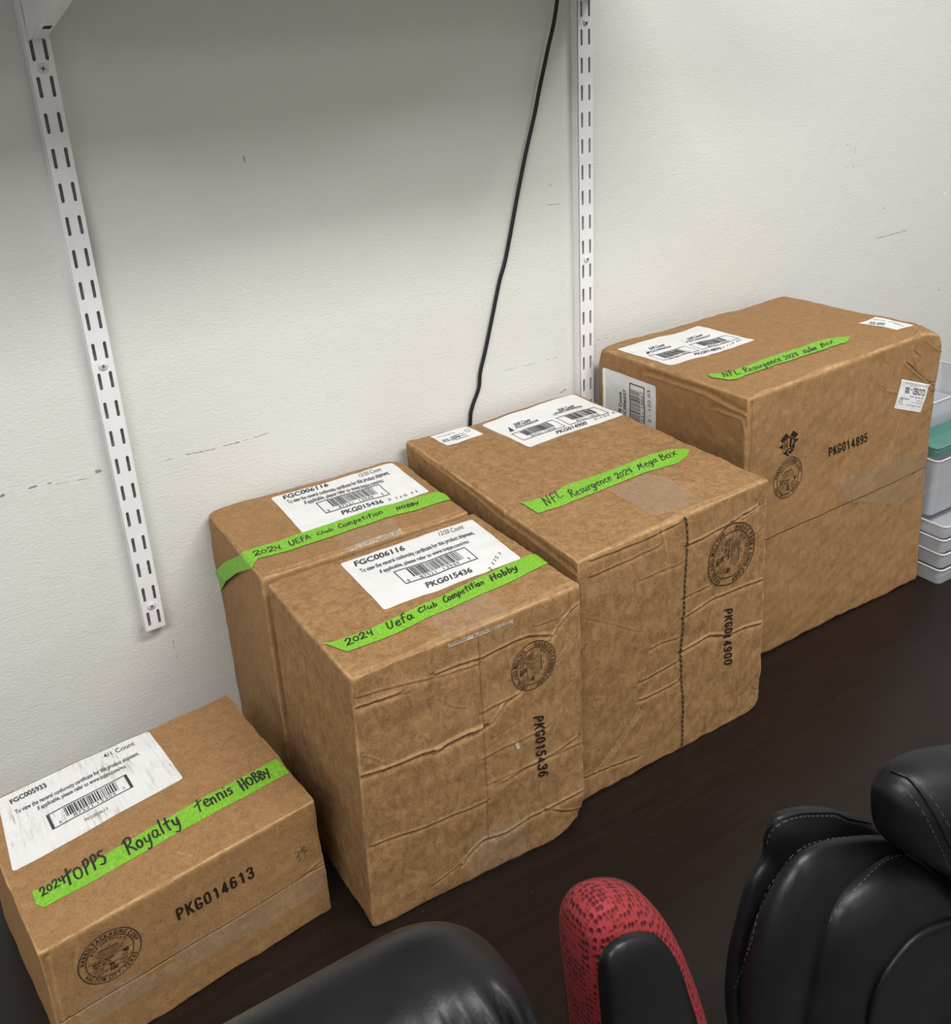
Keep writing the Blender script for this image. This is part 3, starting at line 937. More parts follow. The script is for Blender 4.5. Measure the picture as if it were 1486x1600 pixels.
def strip(box, spans, off, name, mat, parent, label=None, nw=5, seg=10, wob=0.0):
    """tape: list of (face or None, top pixel/3d, bottom pixel/3d); consecutive points on one face follow that face"""
    rows = []
    for i in range(len(spans) - 1):
        f0, a0, b0 = spans[i]; f1, a1, b1 = spans[i + 1]
        for k in range(seg):
            t_ = k / seg
            if f0 == f1 and f0:
                A0, A1, B0, B1 = box.inv(f0, a0), box.inv(f0, a1), box.inv(f0, b0), box.inv(f0, b1)
                A = A0 + (A1 - A0) * t_; B = B0 + (B1 - B0) * t_
                ab = np.array([A + (B - A) * j / (nw - 1) for j in range(nw)])
                rows.append(box.surf(f0, ab, off))
            else:
                def g(f, a): return box.surf(f, box.inv(f, a), off)[0] if f else np.array(a)
                A = g(f0, a0) * (1 - t_) + g(f1, a1) * t_; B = g(f0, b0) * (1 - t_) + g(f1, b1) * t_
                rows.append(np.array([A + (B - A) * j / (nw - 1) for j in range(nw)]))
    f1, a1, b1 = spans[-1]
    def g(f, a): return box.surf(f, box.inv(f, a), off)[0] if f else np.array(a)
    A, B = g(f1, a1), g(f1, b1); rows.append(np.array([A + (B - A) * j / (nw - 1) for j in range(nw)]))
    V = np.concatenate(rows); m = len(rows)
    F = [(i * nw + j, i * nw + j + 1, (i + 1) * nw + j + 1, (i + 1) * nw + j) for i in range(m - 1) for j in range(nw - 1)]
    me = mesh_np(name, V, F)
    bm = bmesh.new(); bm.from_mesh(me); bm.normal_update()
    f0 = list(bm.faces)[len(bm.faces) // 2]
    if f0.normal.dot(Vector(tuple(CAMP)) - f0.calc_center_median()) < 0: bmesh.ops.reverse_faces(bm, faces=bm.faces)
    bm.to_mesh(me); bm.free()
    o = link(name, me, mat, parent, True)
    if label: o['label'] = label
    return o

def stamp(box, face, cpx, up_px, R, name_parent, off=0.0004, stamped='full'):
    ink = Ink(box, face, off)
    c = ink.P(cpx); u = ink.P(up_px) - c; ey = u / np.linalg.norm(u)
    ex = np.array([ey[1], -ey[0]])
    # keep the lettering readable from outside the box
    ia, ib, ic, side = box.AX[face]
    if face == 'left': ex = -ex
    k = R / 0.027
    ink.ring(c, ex, ey, R, .00075 * k); ink.ring(c, ex, ey, R * .765, .00065 * k)
    ink.arc_text('HARRIS PACKAGING CORP', c, ex, ey, R * .875, .0036 * k, 90, 168, bold=.022, squash=.8)
    ink.arc_text('HALTOM CITY, TEXAS', c, ex, ey, R * .875, .0036 * k, 270, 132, inward=True, bold=.022, squash=.8)
    ink.arc_text('BOX CERTIFICATE', c, ex, ey, R * .655, .0027 * k, 90, 118, bold=.01, squash=.8)
    def row(txt, y, size, sq=.9, x=0.0, bold=.01): ink.text_at(txt, c + ex * x * R + ey * y * R, ex, ey, size * k, sq, bold)
    row('THIS', .44, .0013); row('DOUBLEWALL', .34, .0017, 1.1, bold=.03); row('BOX MEETS ALL CONSTRUCTION', .24, .0013, .85)
    row('REQUIREMENTS OF APPLICABLE', .15, .0013, .85); row('FREIGHT CLASSIFICATION', .06, .0013, .85)
    def rule(y, x0, x1, w=.0004): 
        a = c + ey * y * R
        ink.quad([a + ex * x0 * R - ey * w / 2, a + ex * x1 * R - ey * w / 2, a + ex * x1 * R + ey * w / 2, a + ex * x0 * R + ey * w / 2])
    rule(.0, -.7, .7)
    row('EDGE CRUSH', -.10, .0024, .9, -.22, .02); row('TEST (ECT)', -.23, .0024, .9, -.28, .02)
    row('48', -.09, .0034, 1, .50, .03); row('LBS/IN', -.23, .0015, .9, .45)
    rule(-.31, -.7, .68)
    row('SIZE LIMIT', -.40, .0016, .9, -.38); row('95', -.40, .0033, 1, .03, .03); row('INCHES', -.40, .0015, .9, .42)
    rule(-.48, -.58, .58)
    row('GROSS WT', -.57, .0015, .9, -.30); row('100', -.58, .0033, 1, .08, .03); row('LBS', -.56, .0015, .9, .40)
    return ink.build('certificate_stamp', MINK, name_parent)

def box_thing(label, corners):
    loc = (sum(c[0] for k, c in corners.items()) / 8, sum(c[1] for k, c in corners.items()) / 8, 0)
    return thing('cardboard_box', label, 'cardboard box', loc, 'cardboard boxes on the table')
def T3(x, y, z): return np.array([x, y, z])

# ================= box A: low box at the left
CA = {'lft': T3(-.1938, -.3567, .1371), 'rft': T3(.0553, -.3310, .1371), 'rbt': T3(.0430, -.1331, .1371), 'lbt': T3(-.2135, -.1575, .1371),
      'lfb': T3(-.1948, -.3556, 0), 'rfb': T3(.0575, -.3303, 0), 'rbb': T3(.0400, -.1340, 0), 'lbb': T3(-.2155, -.1590, 0)}
A = Box(CA, r=.0026, bulge=(.001, .0008, -.001), seed=11)
A.ew = 1.0
tA = box_thing('low brown cardboard box at the left end of the row, with a rubbed white label', CA)
sa = .5 * (A.inv('front', (507, 1352))[1] + A.inv('front', (180, 1545))[1])
A.grooves.append(('front', 1, sa, .0070, .00055, .002, A.W - .002))
A.steps.append(('front', 1, sa, .0007, 0, 1))
A.crease('front', [(120, 1480), (118, 1510)], .0008, .0003, .5)
A.crease('front', [(105, 1583), (140, 1590)], .0012, .0006, .5)
A.crease('front', [(77, 1496), (86, 1540), (100, 1600)], .0014, .0011, .35)
A.crease('top', [(40, 1470), (62, 1488)], .0012, .0006, .6)
A.crease('top', [(278, 1333), (300, 1338)], .0006, .0002, .9)
A.crease('front', [(480, 1362), (506, 1340)], .0016, .0009, .5)
A.build(MCARD, tA)
o, fr = sheet(A, 'top', [(-6, 1246), (230, 1139), (287, 1218), (20, 1363)], .0003, 'shipping_label', MLABEL_D, tA, .0035)
o['label'] = 'white label with brown rub streaks'
ink = Ink(A, 'top', .00055)
S5 = lambda x, y: (x / 4.644, y / 4.644 + 1080)
ink.text('FGC005933', ink.frame(S5(85, 828), S5(345, 700), S5(68, 800)), .030)
ink.text('4/1 Count', ink.frame(S5(762, 498), S5(982, 395), S5(745, 472)), .008)
ink.text('To view the general conformity certificate for this product shipment,', ink.frame(S5(118, 900), S5(1012, 468), S5(108, 874)), .020)
ink.text('if applicable, please refer to www.topps.com/gcc', ink.frame(S5(278, 868), S5(918, 562), S5(268, 842)), .020)
ink.build('printed_text', MINK_L, o)
ink = Ink(A, 'top', .00055)
f2 = (ink.P(S5(382, 1010)), ink.P(S5(972, 705)) - ink.P(S5(382, 1010)), ink.P(S5(333, 908)) - ink.P(S5(382, 1010)))
ink.outline(f2, 0, 1, 0, 1, .035, .055)
ink.bars(f2, .20, .84, .30, .90, 3)
ink.text('8', f2, 0, 1, .10, .125, .12, .16); ink.text('87521', f2, 0, 1.1, .27, .50, .10, .17); ink.text('13305', f2, 0, 1.1, .56, .79, .10, .17); ink.text('5', f2, 0, 1, .885, .91, .16, .15)
ink.text('PKG014613', ink.frame(S5(622, 952), S5(788, 868), S5(614, 934)), 0)
ink.build('barcode', MINK_L, o)
g = strip(A, [('top', (50, 1393), (56, 1413)), ('top', (62, 1390), (70, 1418)), ('top', (160, 1340), (172, 1364)), ('top', (300, 1258), (314, 1283)), ('top', (432, 1186), (452, 1207))],
      .0005, 'green_tape', MGREEN, tA, 'green tape with handwriting along the top')
ink = Ink(A, 'top', .0009)
ink.hand('2024', ink.frame((66, 1402), (104, 1379), (60, 1389)), 0.00146, 4)
ink.hand('TOPPS', ink.frame((105, 1386), (170, 1350), (95, 1364)), 0.00179, 5)
ink.hand('Royalty', ink.frame((200, 1340), (284, 1290), (190, 1318)), 0.00179, 6)
ink.hand('Tennis', ink.frame((309, 1272), (366, 1241), (300, 1254)), 0.00162, 7)
ink.hand('HOBBY', ink.frame((380, 1236), (424, 1212), (370, 1222)), 0.00179, 8)
ink.build('handwriting', MMARK, g)
ink = Ink(A, 'front', .0004)
S6 = lambda x, y: (x / 4.953 + 240, y / 4.953 + 1160)
ink.code('PKG014613', ink.frame(S6(188, 1372), S6(782, 1032), S6(160, 1285)))
ink.build('printed_code', MINK, tA)
# faint fingerprint-like ink smudge
ink = Ink(A, 'front', .0004)
r_ = random.Random(5)
for _ in range(60):
    x, y = r_.gauss(470, 6), r_.gauss(1330, 6); p_ = ink.P((x, y)); d = r_.uniform(.0002, .0006)
    ink.quad([p_ + np.array(q) * d for q in ((-1, -1), (1, -.8), (.8, 1), (-1, .7))])
ink.build('ink_smudge', MINK, tA)
stamp(A, 'front', (171.3, 1491.5), (163.5, 1444), .0258, tA)
strip(A, [('front', (112, 1572), (128, 1606)), ('front', (506, 1350), (514, 1386))], .00065, 'packing_tape', MCLEAR, tA, 'clear packing tape over the seam', seg=30)

# ================= box B: tall box in front
CB = {'lft': T3(.0830, -.3805, .289), 'rft': T3(.3267, -.3786, .289), 'rbt': T3(.3255, -.1945, .289), 'lbt': T3(.0840, -.1965, .289),
      'lfb': T3(.0788, -.3750, 0), 'rfb': T3(.3244, -.3863, 0), 'rbb': T3(.3240, -.1960, 0), 'lbb': T3(.0830, -.1960, 0)}
B = Box(CB, r=.0042, bulge=(.001, .0015, -.001), seed=23, rough=1.5)
tB = box_thing('tall brown cardboard box in the front row, creased front, behind the smooth black chair', CB)
xb = B.inv('front', (750, 1040))[0]
B.grooves.append(('front', 0, xb, .0016, .00035, .03, B.H - .012))
B.steps.append(('front', 0, xb, .0004, 0, 1))
F = lambda pts, s=1.0, o=(0, 0): [(x / s + o[0], y / s + o[1]) for x, y in pts]
S2 = (5.335, (680, 920))
B.crease('front', F([(0, 705), (160, 640), (370, 570), (520, 500), (640, 440), (780, 390), (990, 380)], *S2), .0016, .0013, .55)
B.crease('front', F([(960, 420), (1060, 260), (1120, 180), (1225, 85)], *S2), .0015, .0014, .8)
B.crease('front', F([(840, 310), (1000, 250), (1110, 170)], *S2), .0010, .0007, .4)
B.crease('front', F([(900, 350), (1040, 300)], *S2), .0008, .0006, .5)
B.crease('front', F([(0, 1330), (120, 1265), (260, 1190), (380, 1140)], *S2), .0024, .0020, .6)
B.crease('front', F([(385, 1165), (470, 1090), (560, 960), (650, 890), (700, 845)], *S2), .0015, .0014, .7)
B.crease('front', F([(385, 1020), (480, 965), (600, 910), (700, 850)], *S2), .0016, .0010, .4)
B.crease('front', F([(1010, 600), (1110, 470), (1200, 360)], *S2), .0011, .0009, .6)
B.crease('front', F([(0, 905), (60, 930), (150, 975), (260, 985)], *S2), .0010, .0006, .6)
B.crease('front', F([(385, 1400), (700, 1250), (930, 1130)], *S2), .0016, .0007, .25)
B.crease('front', F([(550, 1590), (800, 1450), (960, 1370), (1180, 1230)], *S2), .0018, .0010, .3)
B.crease('front', F([(470, 1230), (640, 1130), (680, 1100)], *S2), .0010, .0005, .25)
S6b = (2.477, (400, 1080))
B.crease('front', F([(380, 70), (560, 0)], *S6b), .0018, .0012, .4)
B.crease('front', F([(405, 330), (520, 290), (640, 235), (740, 205), (868, 135)], *S6b), .0022, .0018, .6)
B.crease('front', F([(415, 250), (470, 262), (495, 280)], *S6b), .0010, .0007, .6)
B.crease('front', F([(450, 600), (600, 540), (740, 480), (890, 415)], *S6b), .0016, .0010, .4)
B.crease('front', F([(800, 665), (830, 620), (880, 570), (960, 540), (1060, 480), (1160, 430), (1280, 370)], *S6b), .0018, .0016, .6)
B.crease('front', F([(1120, 445), (1200, 462), (1275, 460)], *S6b), .0013, .0011, .5)
B.crease('front', F([(680, 745), (760, 690), (810, 640)], *S6b), .0014, .0007, .4)
B.crease('front', F([(890, 355), (1010, 300), (1260, 195)], *S6b), .0014, .0007, .25)
B.crease('front', [(560, 1090), (620, 1072), (700, 1052), (748, 1036)], .0013, .0009, .45)
B.crease('front', [(555, 1105), (640, 1080)], .0012, .0008, .4)
B.crease('front', [(548, 1100), (546, 1125), (550, 1150)], .0016, .0010, .4)
B.crease('top', [(552, 1052), (700, 990), (800, 952), (900, 905)], .0025, .0012, .15)
B.dents.append((CB['rfb'], .022, (-.005, .005, .010)))
B.dents.append((CB['lft'], .010, (.0015, .001, -.0015)))
B.build(MCARD_W, tB)
def topps_label(bx, tg, quad, S, codes, mat, seed, hb):
    o, fr = sheet(bx, 'top', quad, .0003, 'shipping_label', mat, tg, .0035)
    return o
o, fr = sheet(B, 'top', [(531, 882), (737, 811), (815, 873), (600, 956)], .0003, 'shipping_label', MLABEL, tB, .0035)
ink = Ink(B, 'top', .0006)
S1 = lambda x, y: (x / 2.914 + 410, y / 2.914 + 790)
ink.text('FGC006116', ink.frame(S1(425, 282), S1(652, 203), S1(415, 262)), .030)
ink.text('12/20 Count', ink.frame(S1(808, 142), S1(918, 105), S1(800, 124)), .004)
ink.text('To view the general conformity certificate for this product shipment,', ink.frame(S1(452, 312), S1(968, 132), S1(441, 296)), .020)
ink.text('if applicable, please refer to www.topps.com/gcc', ink.frame(S1(540, 315), S1(944, 175), S1(530, 300)), .020)
ink.text('PKG015436', ink.frame(S1(752, 378), S1(960, 305), S1(740, 358)), .028)
ink.text('2 115 1', ink.frame(S1(1040, 302), S1(1088, 222), S1(1026, 292)), .0)
ink.build('printed_text', MINK_L, o)
ink = Ink(B, 'top', .0006)
f2 = (ink.P(S1(655, 368)), ink.P(S1(984, 246)) - ink.P(S1(655, 368)), ink.P(S1(596, 312)) - ink.P(S1(655, 368)))
ink.outline(f2, 0, 1, 0, 1, .012, .055)
ink.bars(f2, .16, .86, .30, .92, 5)
ink.text('8', f2, 0, 1, .05, .08, .08, .18); ink.text('87521', f2, 0, 1.1, .22, .44, .08, .18); ink.text('13949', f2, 0, 1.1, .54, .76, .08, .18); ink.text('1', f2, 0, 1, .90, .915, .12, .18)
ink.build('barcode', MINK_L, o)
g = strip(B, [('top', S1(272, 630), S1(300, 640)), ('top', S1(320, 628), S1(385, 672)), ('top', S1(500, 565), S1(545, 610)), ('top', S1(800, 425), S1(850, 475)), ('top', S1(1090, 285), S1(1140, 345)), ('top', S1(1200, 235), S1(1290, 272)), ('top', S1(1262, 212), S1(1342, 236)), ('top', S1(1322, 212), S1(1342, 226))],
      .0011, 'green_tape', MGREEN, tB, 'green tape with handwriting across the top')
ink = Ink(B, 'top', .0015)
ink.hand('2024', ink.frame(S1(385, 645), S1(512, 592), S1(372, 618)), 0.00146, 14)
ink.hand('Uefa', ink.frame(S1(575, 572), S1(690, 520), S1(560, 540)), 0.00146, 15)
ink.hand('Club', ink.frame(S1(715, 500), S1(800, 462), S1(706, 478)), 0.00130, 16)
ink.hand('Competition', ink.frame(S1(830, 450), S1(1015, 362), S1(818, 422)), 0.00130, 17)
ink.hand('Hobby', ink.frame(S1(1045, 350), S1(1165, 298), S1(1030, 324)), 0.00162, 18)
ink.build('handwriting', MMARK, g)
strip(B, [('top', S1(757, 500), S1(1030, 395)), ('top', S1(828, 612), S1(1138, 508))], .0006, 'packing_tape', MCLEAR, tB, 'clear packing tape at the front edge', nw=40, seg=24)
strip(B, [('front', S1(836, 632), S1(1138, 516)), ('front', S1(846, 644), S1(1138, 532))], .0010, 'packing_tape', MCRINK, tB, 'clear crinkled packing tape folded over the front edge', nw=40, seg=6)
strip(B, [('front', F([(820, 560)], *S6b)[0], F([(1035, 480)], *S6b)[0]), ('front', F([(822, 780)], *S6b)[0], F([(1048, 650)], *S6b)[0])], .0008, 'packing_tape', MCLEAR, tB, 'clear packing tape at the foot of the front', nw=36, seg=36)
# paper chip
ink = Ink(B, 'front', .0007); p_ = F([(665, 1270), (682, 1320)], *S2); p0, p1 = ink.P(p_[0]), ink.P(p_[1]); e = (p1 - p0) / np.linalg.norm(p1 - p0); nn = np.array([-e[1], e[0]]) * .0018
ink.quad([p0 - nn, p1 - nn, p1 + nn, p0 + nn]); ink.build('torn_paper_fleck', plain('torn_paper', (.62, .52, .40), .8), tB)
ink = Ink(B, 'front', .0010)
ink.code('PKG015436', ink.frame(F([(808, 1058)], *S2)[0], F([(845, 1555)], *S2)[0], F([(893, 1045)], *S2)[0]))
ink.build('printed_code', MINK, tB)
stamp(B, 'front', F([(817, 636)], *S2)[0], F([(985, 560)], *S2)[0], .0252, tB, .0009)

# ================= box C: tall box behind, at the wall
CC = {'lft': T3(.0831, -.1818, .2869), 'rft': T3(.3228, -.1894, .2869), 'rbt': T3(.3310, -.0165, .2869), 'lbt': T3(.0868, -.0045, .2869),
      'lfb': T3(.0813, -.1850, 0), 'rfb': T3(.3240, -.1900, 0), 'rbb': T3(.3310, -.0147, 0), 'lbb': T3(.0888, -.0060, 0)}
C_ = Box(CC, r=.0042, bulge=(.001, 0, -.0015), seed=37, rough=1.4)
tC = box_thing('tall brown cardboard box against the wall, green tape folded over its left edge', CC)
C_.crease('top', [(420, 893), (560, 852), (640, 826), (715, 800)], .0022, .0014, .2)
C_.crease('top', [(335, 815), (420, 905)], .0022, .0010, .15)
C_.crease('top', [(343, 792), (380, 780), (430, 765)], .0014, .0011, .4)
C_.dents.append((CC['lbt'], .010, (.001, -.001, -.003)))
C_.dents.append((CC['rbt'], .012, (-.003, -.002, -.003)))
C_.build(MCARD, tC)
S8 = lambda x, y: (x / 3.538 + 310, y / 3.538 + 700)
o, fr = sheet(C_, 'top', [S8(400, 283), S8(1070, 86), S8(1278, 243), S8(580, 478)], .0003, 'shipping_label', MLABEL, tC, .0035)
ink = Ink(C_, 'top', .0006)
ink.text('FGC006116', ink.frame(S8(475, 292), S8(722, 215), S8(466, 272)), .030)
ink.text('12/20 Count', ink.frame(S8(895, 166), S8(1015, 132), S8(885, 148)), .004)
ink.text('To view the general conformity certificate for this product shipment,', ink.frame(S8(500, 318), S8(1060, 150), S8(488, 300)), .020)
ink.text('if applicable, please refer to www.topps.com/gcc', ink.frame(S8(592, 320), S8(1028, 190), S8(582, 302)), .020)
ink.text('PKG015436', ink.frame(S8(800, 378), S8(1028, 308), S8(788, 360)), .028)
ink.text('2 115 11', ink.frame(S8(1050, 294), S8(1212, 246), S8(1042, 284)), .0)
ink.build('printed_text', MINK_L, o)
ink = Ink(C_, 'top', .0006)
f2 = (ink.P(S8(708, 372)), ink.P(S8(1062, 258)) - ink.P(S8(708, 372)), ink.P(S8(648, 314)) - ink.P(S8(708, 372)))
ink.outline(f2, 0, 1, 0, 1, .012, .055)
ink.bars(f2, .16, .86, .30, .92, 5)
ink.text('8', f2, 0, 1, .05, .08, .08, .18); ink.text('87521', f2, 0, 1.1, .22, .44, .08, .18); ink.text('13949', f2, 0, 1.1, .54, .76, .08, .18); ink.text('1', f2, 0, 1, .90, .915, .12, .18)
ink.build('barcode', MINK_L, o)
lf = lambda px, o_=.004: C_.surf('left', C_.inv('left', px), o_)[0]
g = strip(C_, [(None, lf((332, 904)), lf((343, 925))), (None, lf((345, 890), .006), lf((362, 905), .006)), (None, lf((358, 876), .005), lf((376, 893), .005)), ('top', (372, 866), (393, 887)), ('top', S8(300, 560), S8(330, 612)), ('top', S8(600, 468), S8(630, 530)), ('top', S8(1000, 338), S8(1035, 400)), ('top', S8(1320, 244), S8(1370, 296)), ('top', S8(1375, 262), S8(1405, 288)), ('top', S8(1420, 282), S8(1428, 290))],
      .0011, 'green_tape', MGREEN, tC, 'green tape with handwriting, its left end folded down')
ink = Ink(C_, 'top', .0015)
ink.hand('2024', ink.frame(S8(312, 602), S8(462, 556), S8(300, 580)), 0.00130, 24)
ink.hand('UEFA', ink.frame(S8(510, 545), S8(625, 505), S8(495, 522)), 0.00130, 25)
ink.hand('Club', ink.frame(S8(660, 492), S8(748, 462), S8(652, 478)), 0.00114, 26)
ink.hand('Competition', ink.frame(S8(780, 455), S8(1025, 378), S8(768, 432)), 0.00114, 27)
ink.hand('HOBBY', ink.frame(S8(1100, 356), S8(1220, 314), S8(1092, 338)), 0.00146, 28)
ink.build('handwriting', MMARK, g)
strip(C_, [('top', S8(745, 500), S8(1080, 395)), ('top', S8(812, 572), S8(1125, 466))], .0006, 'packing_tape', MCLEAR, tC, 'clear packing tape at the front edge', nw=40, seg=16)
strip(C_, [('top', S8(425, 242), S8(735, 155)), ('top', S8(440, 262), S8(760, 178))], .0006, 'packing_tape', MCLEAR, tC, 'clear packing tape at the back edge', nw=36, seg=6)

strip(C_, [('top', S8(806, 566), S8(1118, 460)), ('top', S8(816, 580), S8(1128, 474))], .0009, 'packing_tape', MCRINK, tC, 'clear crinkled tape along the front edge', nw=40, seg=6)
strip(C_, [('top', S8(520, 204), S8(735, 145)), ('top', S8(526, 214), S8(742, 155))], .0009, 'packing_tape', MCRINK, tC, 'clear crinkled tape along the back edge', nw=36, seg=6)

# ================= box D: large tall box in the middle
CD = {'lft': T3(.3345, -.3641, .3031), 'rft': T3(.6071, -.3525, .3031), 'rbt': T3(.6077, -.0162, .3031), 'lbt': T3(.3459, -.0105, .3031),
      'lfb': T3(.3340, -.3590, 0), 'rfb': T3(.6128, -.3566, 0), 'rbb': T3(.6090, -.0178, 0), 'lbb': T3(.3420, -.0150, 0)}
D = Box(CD, r=.0045, bulge=(.001, .001, -.002), seed=41, rough=1.4)
tD = box_thing('large brown cardboard box in the middle of the row, a dark seam down its front', CD)
xd = D.inv('front', (1067, 1000))[0]
D.steps.append(('front', 0, xd, -.0006, 0, 1))
S4 = (4.0, (1000, 780))
D.crease('front', F([(290, 280), (400, 230), (530, 165), (640, 100), (740, 40)], *S4), .0016, .0016, .6)
D.crease('front', F([(270, 610), (360, 570), (440, 540)], *S4), .0014, .0010, .5)
D.crease('front', F([(265, 735), (350, 690), (430, 640), (560, 585), (680, 530), (790, 490)], *S4), .0018, .0014, .55)
D.crease('front', F([(262, 950), (360, 895), (440, 850), (560, 845), (650, 800), (760, 765)], *S4), .0020, .0018, .7)
D.crease('front', F([(0, 500), (120, 440), (260, 390)], *S4), .0012, .0008, .3)
D.crease('front', F([(0, 1130), (110, 1080), (240, 1010)], *S4), .0016, .0012, .4)
D.crease('front', F([(0, 1250), (120, 1200), (240, 1135)], *S4), .0016, .0014, .5)
D.crease('front', F([(60, 930), (130, 890), (240, 860)], *S4), .0014, .0009, .35)
D.crease('front', F([(640, 90), (720, 60), (790, 10)], *S4), .0010, .0010, .5)
D.crease('front', F([(580, 130), (660, 120), (740, 60)], *S4), .0010, .0010, .4)
D.crease('front', F([(730, 220), (790, 160)], *S4), .0010, .0010, .5)
D.crease('front', F([(400, 1480), (500, 1420), (640, 1330), (740, 1260)], *S4), .0012, .0008, .5)
D.crease('front', F([(640, 1215), (700, 1170), (745, 1190)], *S4), .0012, .0007, .3)
D.crease('front', F([(130, 180), (150, 260), (165, 370)], *S4), .0014, .0008, .5)
D.crease('front', [(912, 1215), (960, 1195), (1000, 1180)], .0014, .0012, .4)
D.crease('front', [(930, 1210), (965, 1165), (1000, 1110)], .0014, .0010, .5)
D.crease('front', [(918, 965), (960, 975), (1000, 985)], .0010, .0006, .5)
D.crease('top', [(655, 690), (780, 785), (905, 872)], .0022, .0010, .1)
D.crease('top', [(690, 700), (740, 730), (800, 780)], .0010, .0004, .15)
D.crease('top', [(920, 868), (1000, 835), (1100, 785), (1190, 750)], .0022, .0012, .2)
D.crease('front', [(925, 875), (1000, 845), (1060, 815)], .0014, .0012, .4)
D.crease('front', [(925, 900), (990, 870), (1030, 850)], .0014, .0010, .3)
D.crease('left', [(650, 705), (760, 790), (900, 900)], .0022, .0012, .15)
D.dents.append((CD['lft'], .009, (.001, .001, -.002)))
D.dents.append((CD['rfb'], .008, (-.003, .001, .002)))
D.build(MCARD_W, tD)
def mat_flutes():
    m, nt, b = mat_new('cut_board_edge')
    w = nt.nodes.new('ShaderNodeTexWave'); w.bands_direction = 'DIAGONAL'; w.inputs['Scale'].default_value = 95; w.inputs['Distortion'].default_value = 2.5
    nt.links.new(coords(nt), w.inputs['Vector'])
    nt.links.new(ramp(nt, w.outputs[0], [(0.45, (0.022, 0.014, 0.008)), (0.85, (0.16, 0.105, 0.06))]), b.inputs['Base Color'])
    b.inputs['Roughness'].default_value = 0.9
    bump(nt, b, w.outputs[0], 0.8, 0.001)
    return m
ink = Ink(D, 'front', .0010)
ink.stroke([ink.P(p_) for p_ in smooth_path(F([(272, 118), (282, 145), (290, 260), (280, 400), (272, 560), (266, 740), (259, 880), (257, 1010), (264, 1200), (268, 1320), (264, 1400), (258, 1535)], *S4), 4)], .0024)
ink.build('corrugated_edge', mat_flutes(), tD, 'dark cut edge of the board showing in the front seam')
S3 = lambda x, y: (x / 4.016 + 630, y / 4.016 + 600)
o, fr = sheet(D, 'top', [S3(492, 248), S3(1068, 70), S3(1388, 196), S3(795, 398)], .0003, 'shipping_label', MLABEL_C, tD, .0035)
ink = Ink(D, 'top', .0006)
ink.text('20/8 Count', ink.frame(S3(700, 268), S3(802, 236), S3(690, 250)), .028)
ink.text('FGC006028', ink.frame(S3(712, 280), S3(850, 236), S3(706, 270)), .030)
ink.text('20/8 Count', ink.frame(S3(975, 180), S3(1076, 148), S3(965, 162)), .028)
ink.text('FGC006035', ink.frame(S3(960, 196), S3(1126, 146), S3(952, 186)), .030)
ink.text('PKG014900', ink.frame(S3(968, 320), S3(1158, 256), S3(956, 302)), .028)
ink.text('2-122 4', ink.frame(S3(1200, 232), S3(1330, 188), S3(1194, 222)), .0)
# little rubbed triangle and square marks
f3 = ink.frame(S3(672, 300), S3(700, 290), S3(652, 268)); ink.add([f3[0], f3[0] + f3[1], f3[0] + f3[1] * .2 + f3[2]], [(0, 1, 2)])
f3 = ink.frame(S3(948, 204), S3(970, 197), S3(940, 194)); ink.outline(f3, 0, 1, 0, 1, .12, .16)
ink.build('printed_text', MINK_L, o)
ink = Ink(D, 'top', .0006)
for (bl, br, tl, sd) in ((S3(760, 356), S3(1020, 270), S3(676, 314), 7), (S3(1048, 262), S3(1292, 184), S3(956, 222), 9)):
    f2 = (ink.P(bl), ink.P(br) - ink.P(bl), ink.P(tl) - ink.P(bl))
    ink.outline(f2, 0, 1, 0, 1, .012, .05)
    ink.bars(f2, .18, .84, .32, .92, sd); ink.text('87521 14028', f2, 0, 1, .22, .8, .08, .17)
ink.build('barcode', MINK_L, o)
o, fr = sheet(D, 'top', [S3(168, 332), S3(392, 257), S3(505, 303), S3(278, 388)], .0004, 'address_sticker', MLABEL_C, tD, .0004)
ink = Ink(D, 'top', .0007)
ink.text('305-2074', ink.frame(S3(252, 368), S3(362, 332), S3(240, 352)), .010)
ink.text('ship to  west dock  case', ink.frame(S3(215, 340), S3(325, 304), S3(211, 334)), 0)
f2 = ink.frame(S3(400, 296), S3(424, 288), S3(380, 286)); ink.outline(f2, 0, 1, 0, 1, .1, .1)
for k in range(3): ink.rect(ink.frame(S3(300, 330), S3(380, 303), S3(296, 328)), 0, 1, -k * 4.0, -k * 4.0 + .8)
ink.build('printed_text', MINK_L, o)
S4t = lambda x, y: (x / 3.624 + 800, y / 3.624 + 680)
g = strip(D, [('top', S4t(38, 392), S4t(60, 398)), ('top', S4t(100, 385), S4t(148, 450)), ('top', S4t(240, 345), S4t(290, 405)), ('top', S4t(300, 295), S4t(345, 382)), ('top', S4t(520, 222), S4t(560, 300)), ('top', S4t(720, 142), S4t(760, 222)), ('top', S4t(880, 86), S4t(940, 160)), ('top', S4t(985, 84), S4t(985, 128)), ('top', S4t(1004, 90), S4t(1004, 96))],
      .0011, 'green_tape', MGREEN, tD, 'green tape with handwriting across the top')
ink = Ink(D, 'top', .0015)
ink.hand('NFL', ink.frame(S4t(195, 415), S4t(295, 358), S4t(160, 368)), 0.00130, 34)
ink.hand('Resurgence', ink.frame(S4t(335, 365), S4t(572, 265), S4t(310, 328)), 0.00130, 35)
ink.hand('2024', ink.frame(S4t(598, 262), S4t(688, 222), S4t(574, 232)), 0.00130, 36)
ink.hand('Mega', ink.frame(S4t(722, 210), S4t(828, 158), S4t(700, 178)), 0.00130, 37)
ink.hand('Box', ink.frame(S4t(846, 155), S4t(940, 118), S4t(820, 125)), 0.00130, 38)
ink.build('handwriting', MMARK, g)
MHAZY = mat_frost('hazy_packing_tape', (.50, .37, .26), .34, .35)
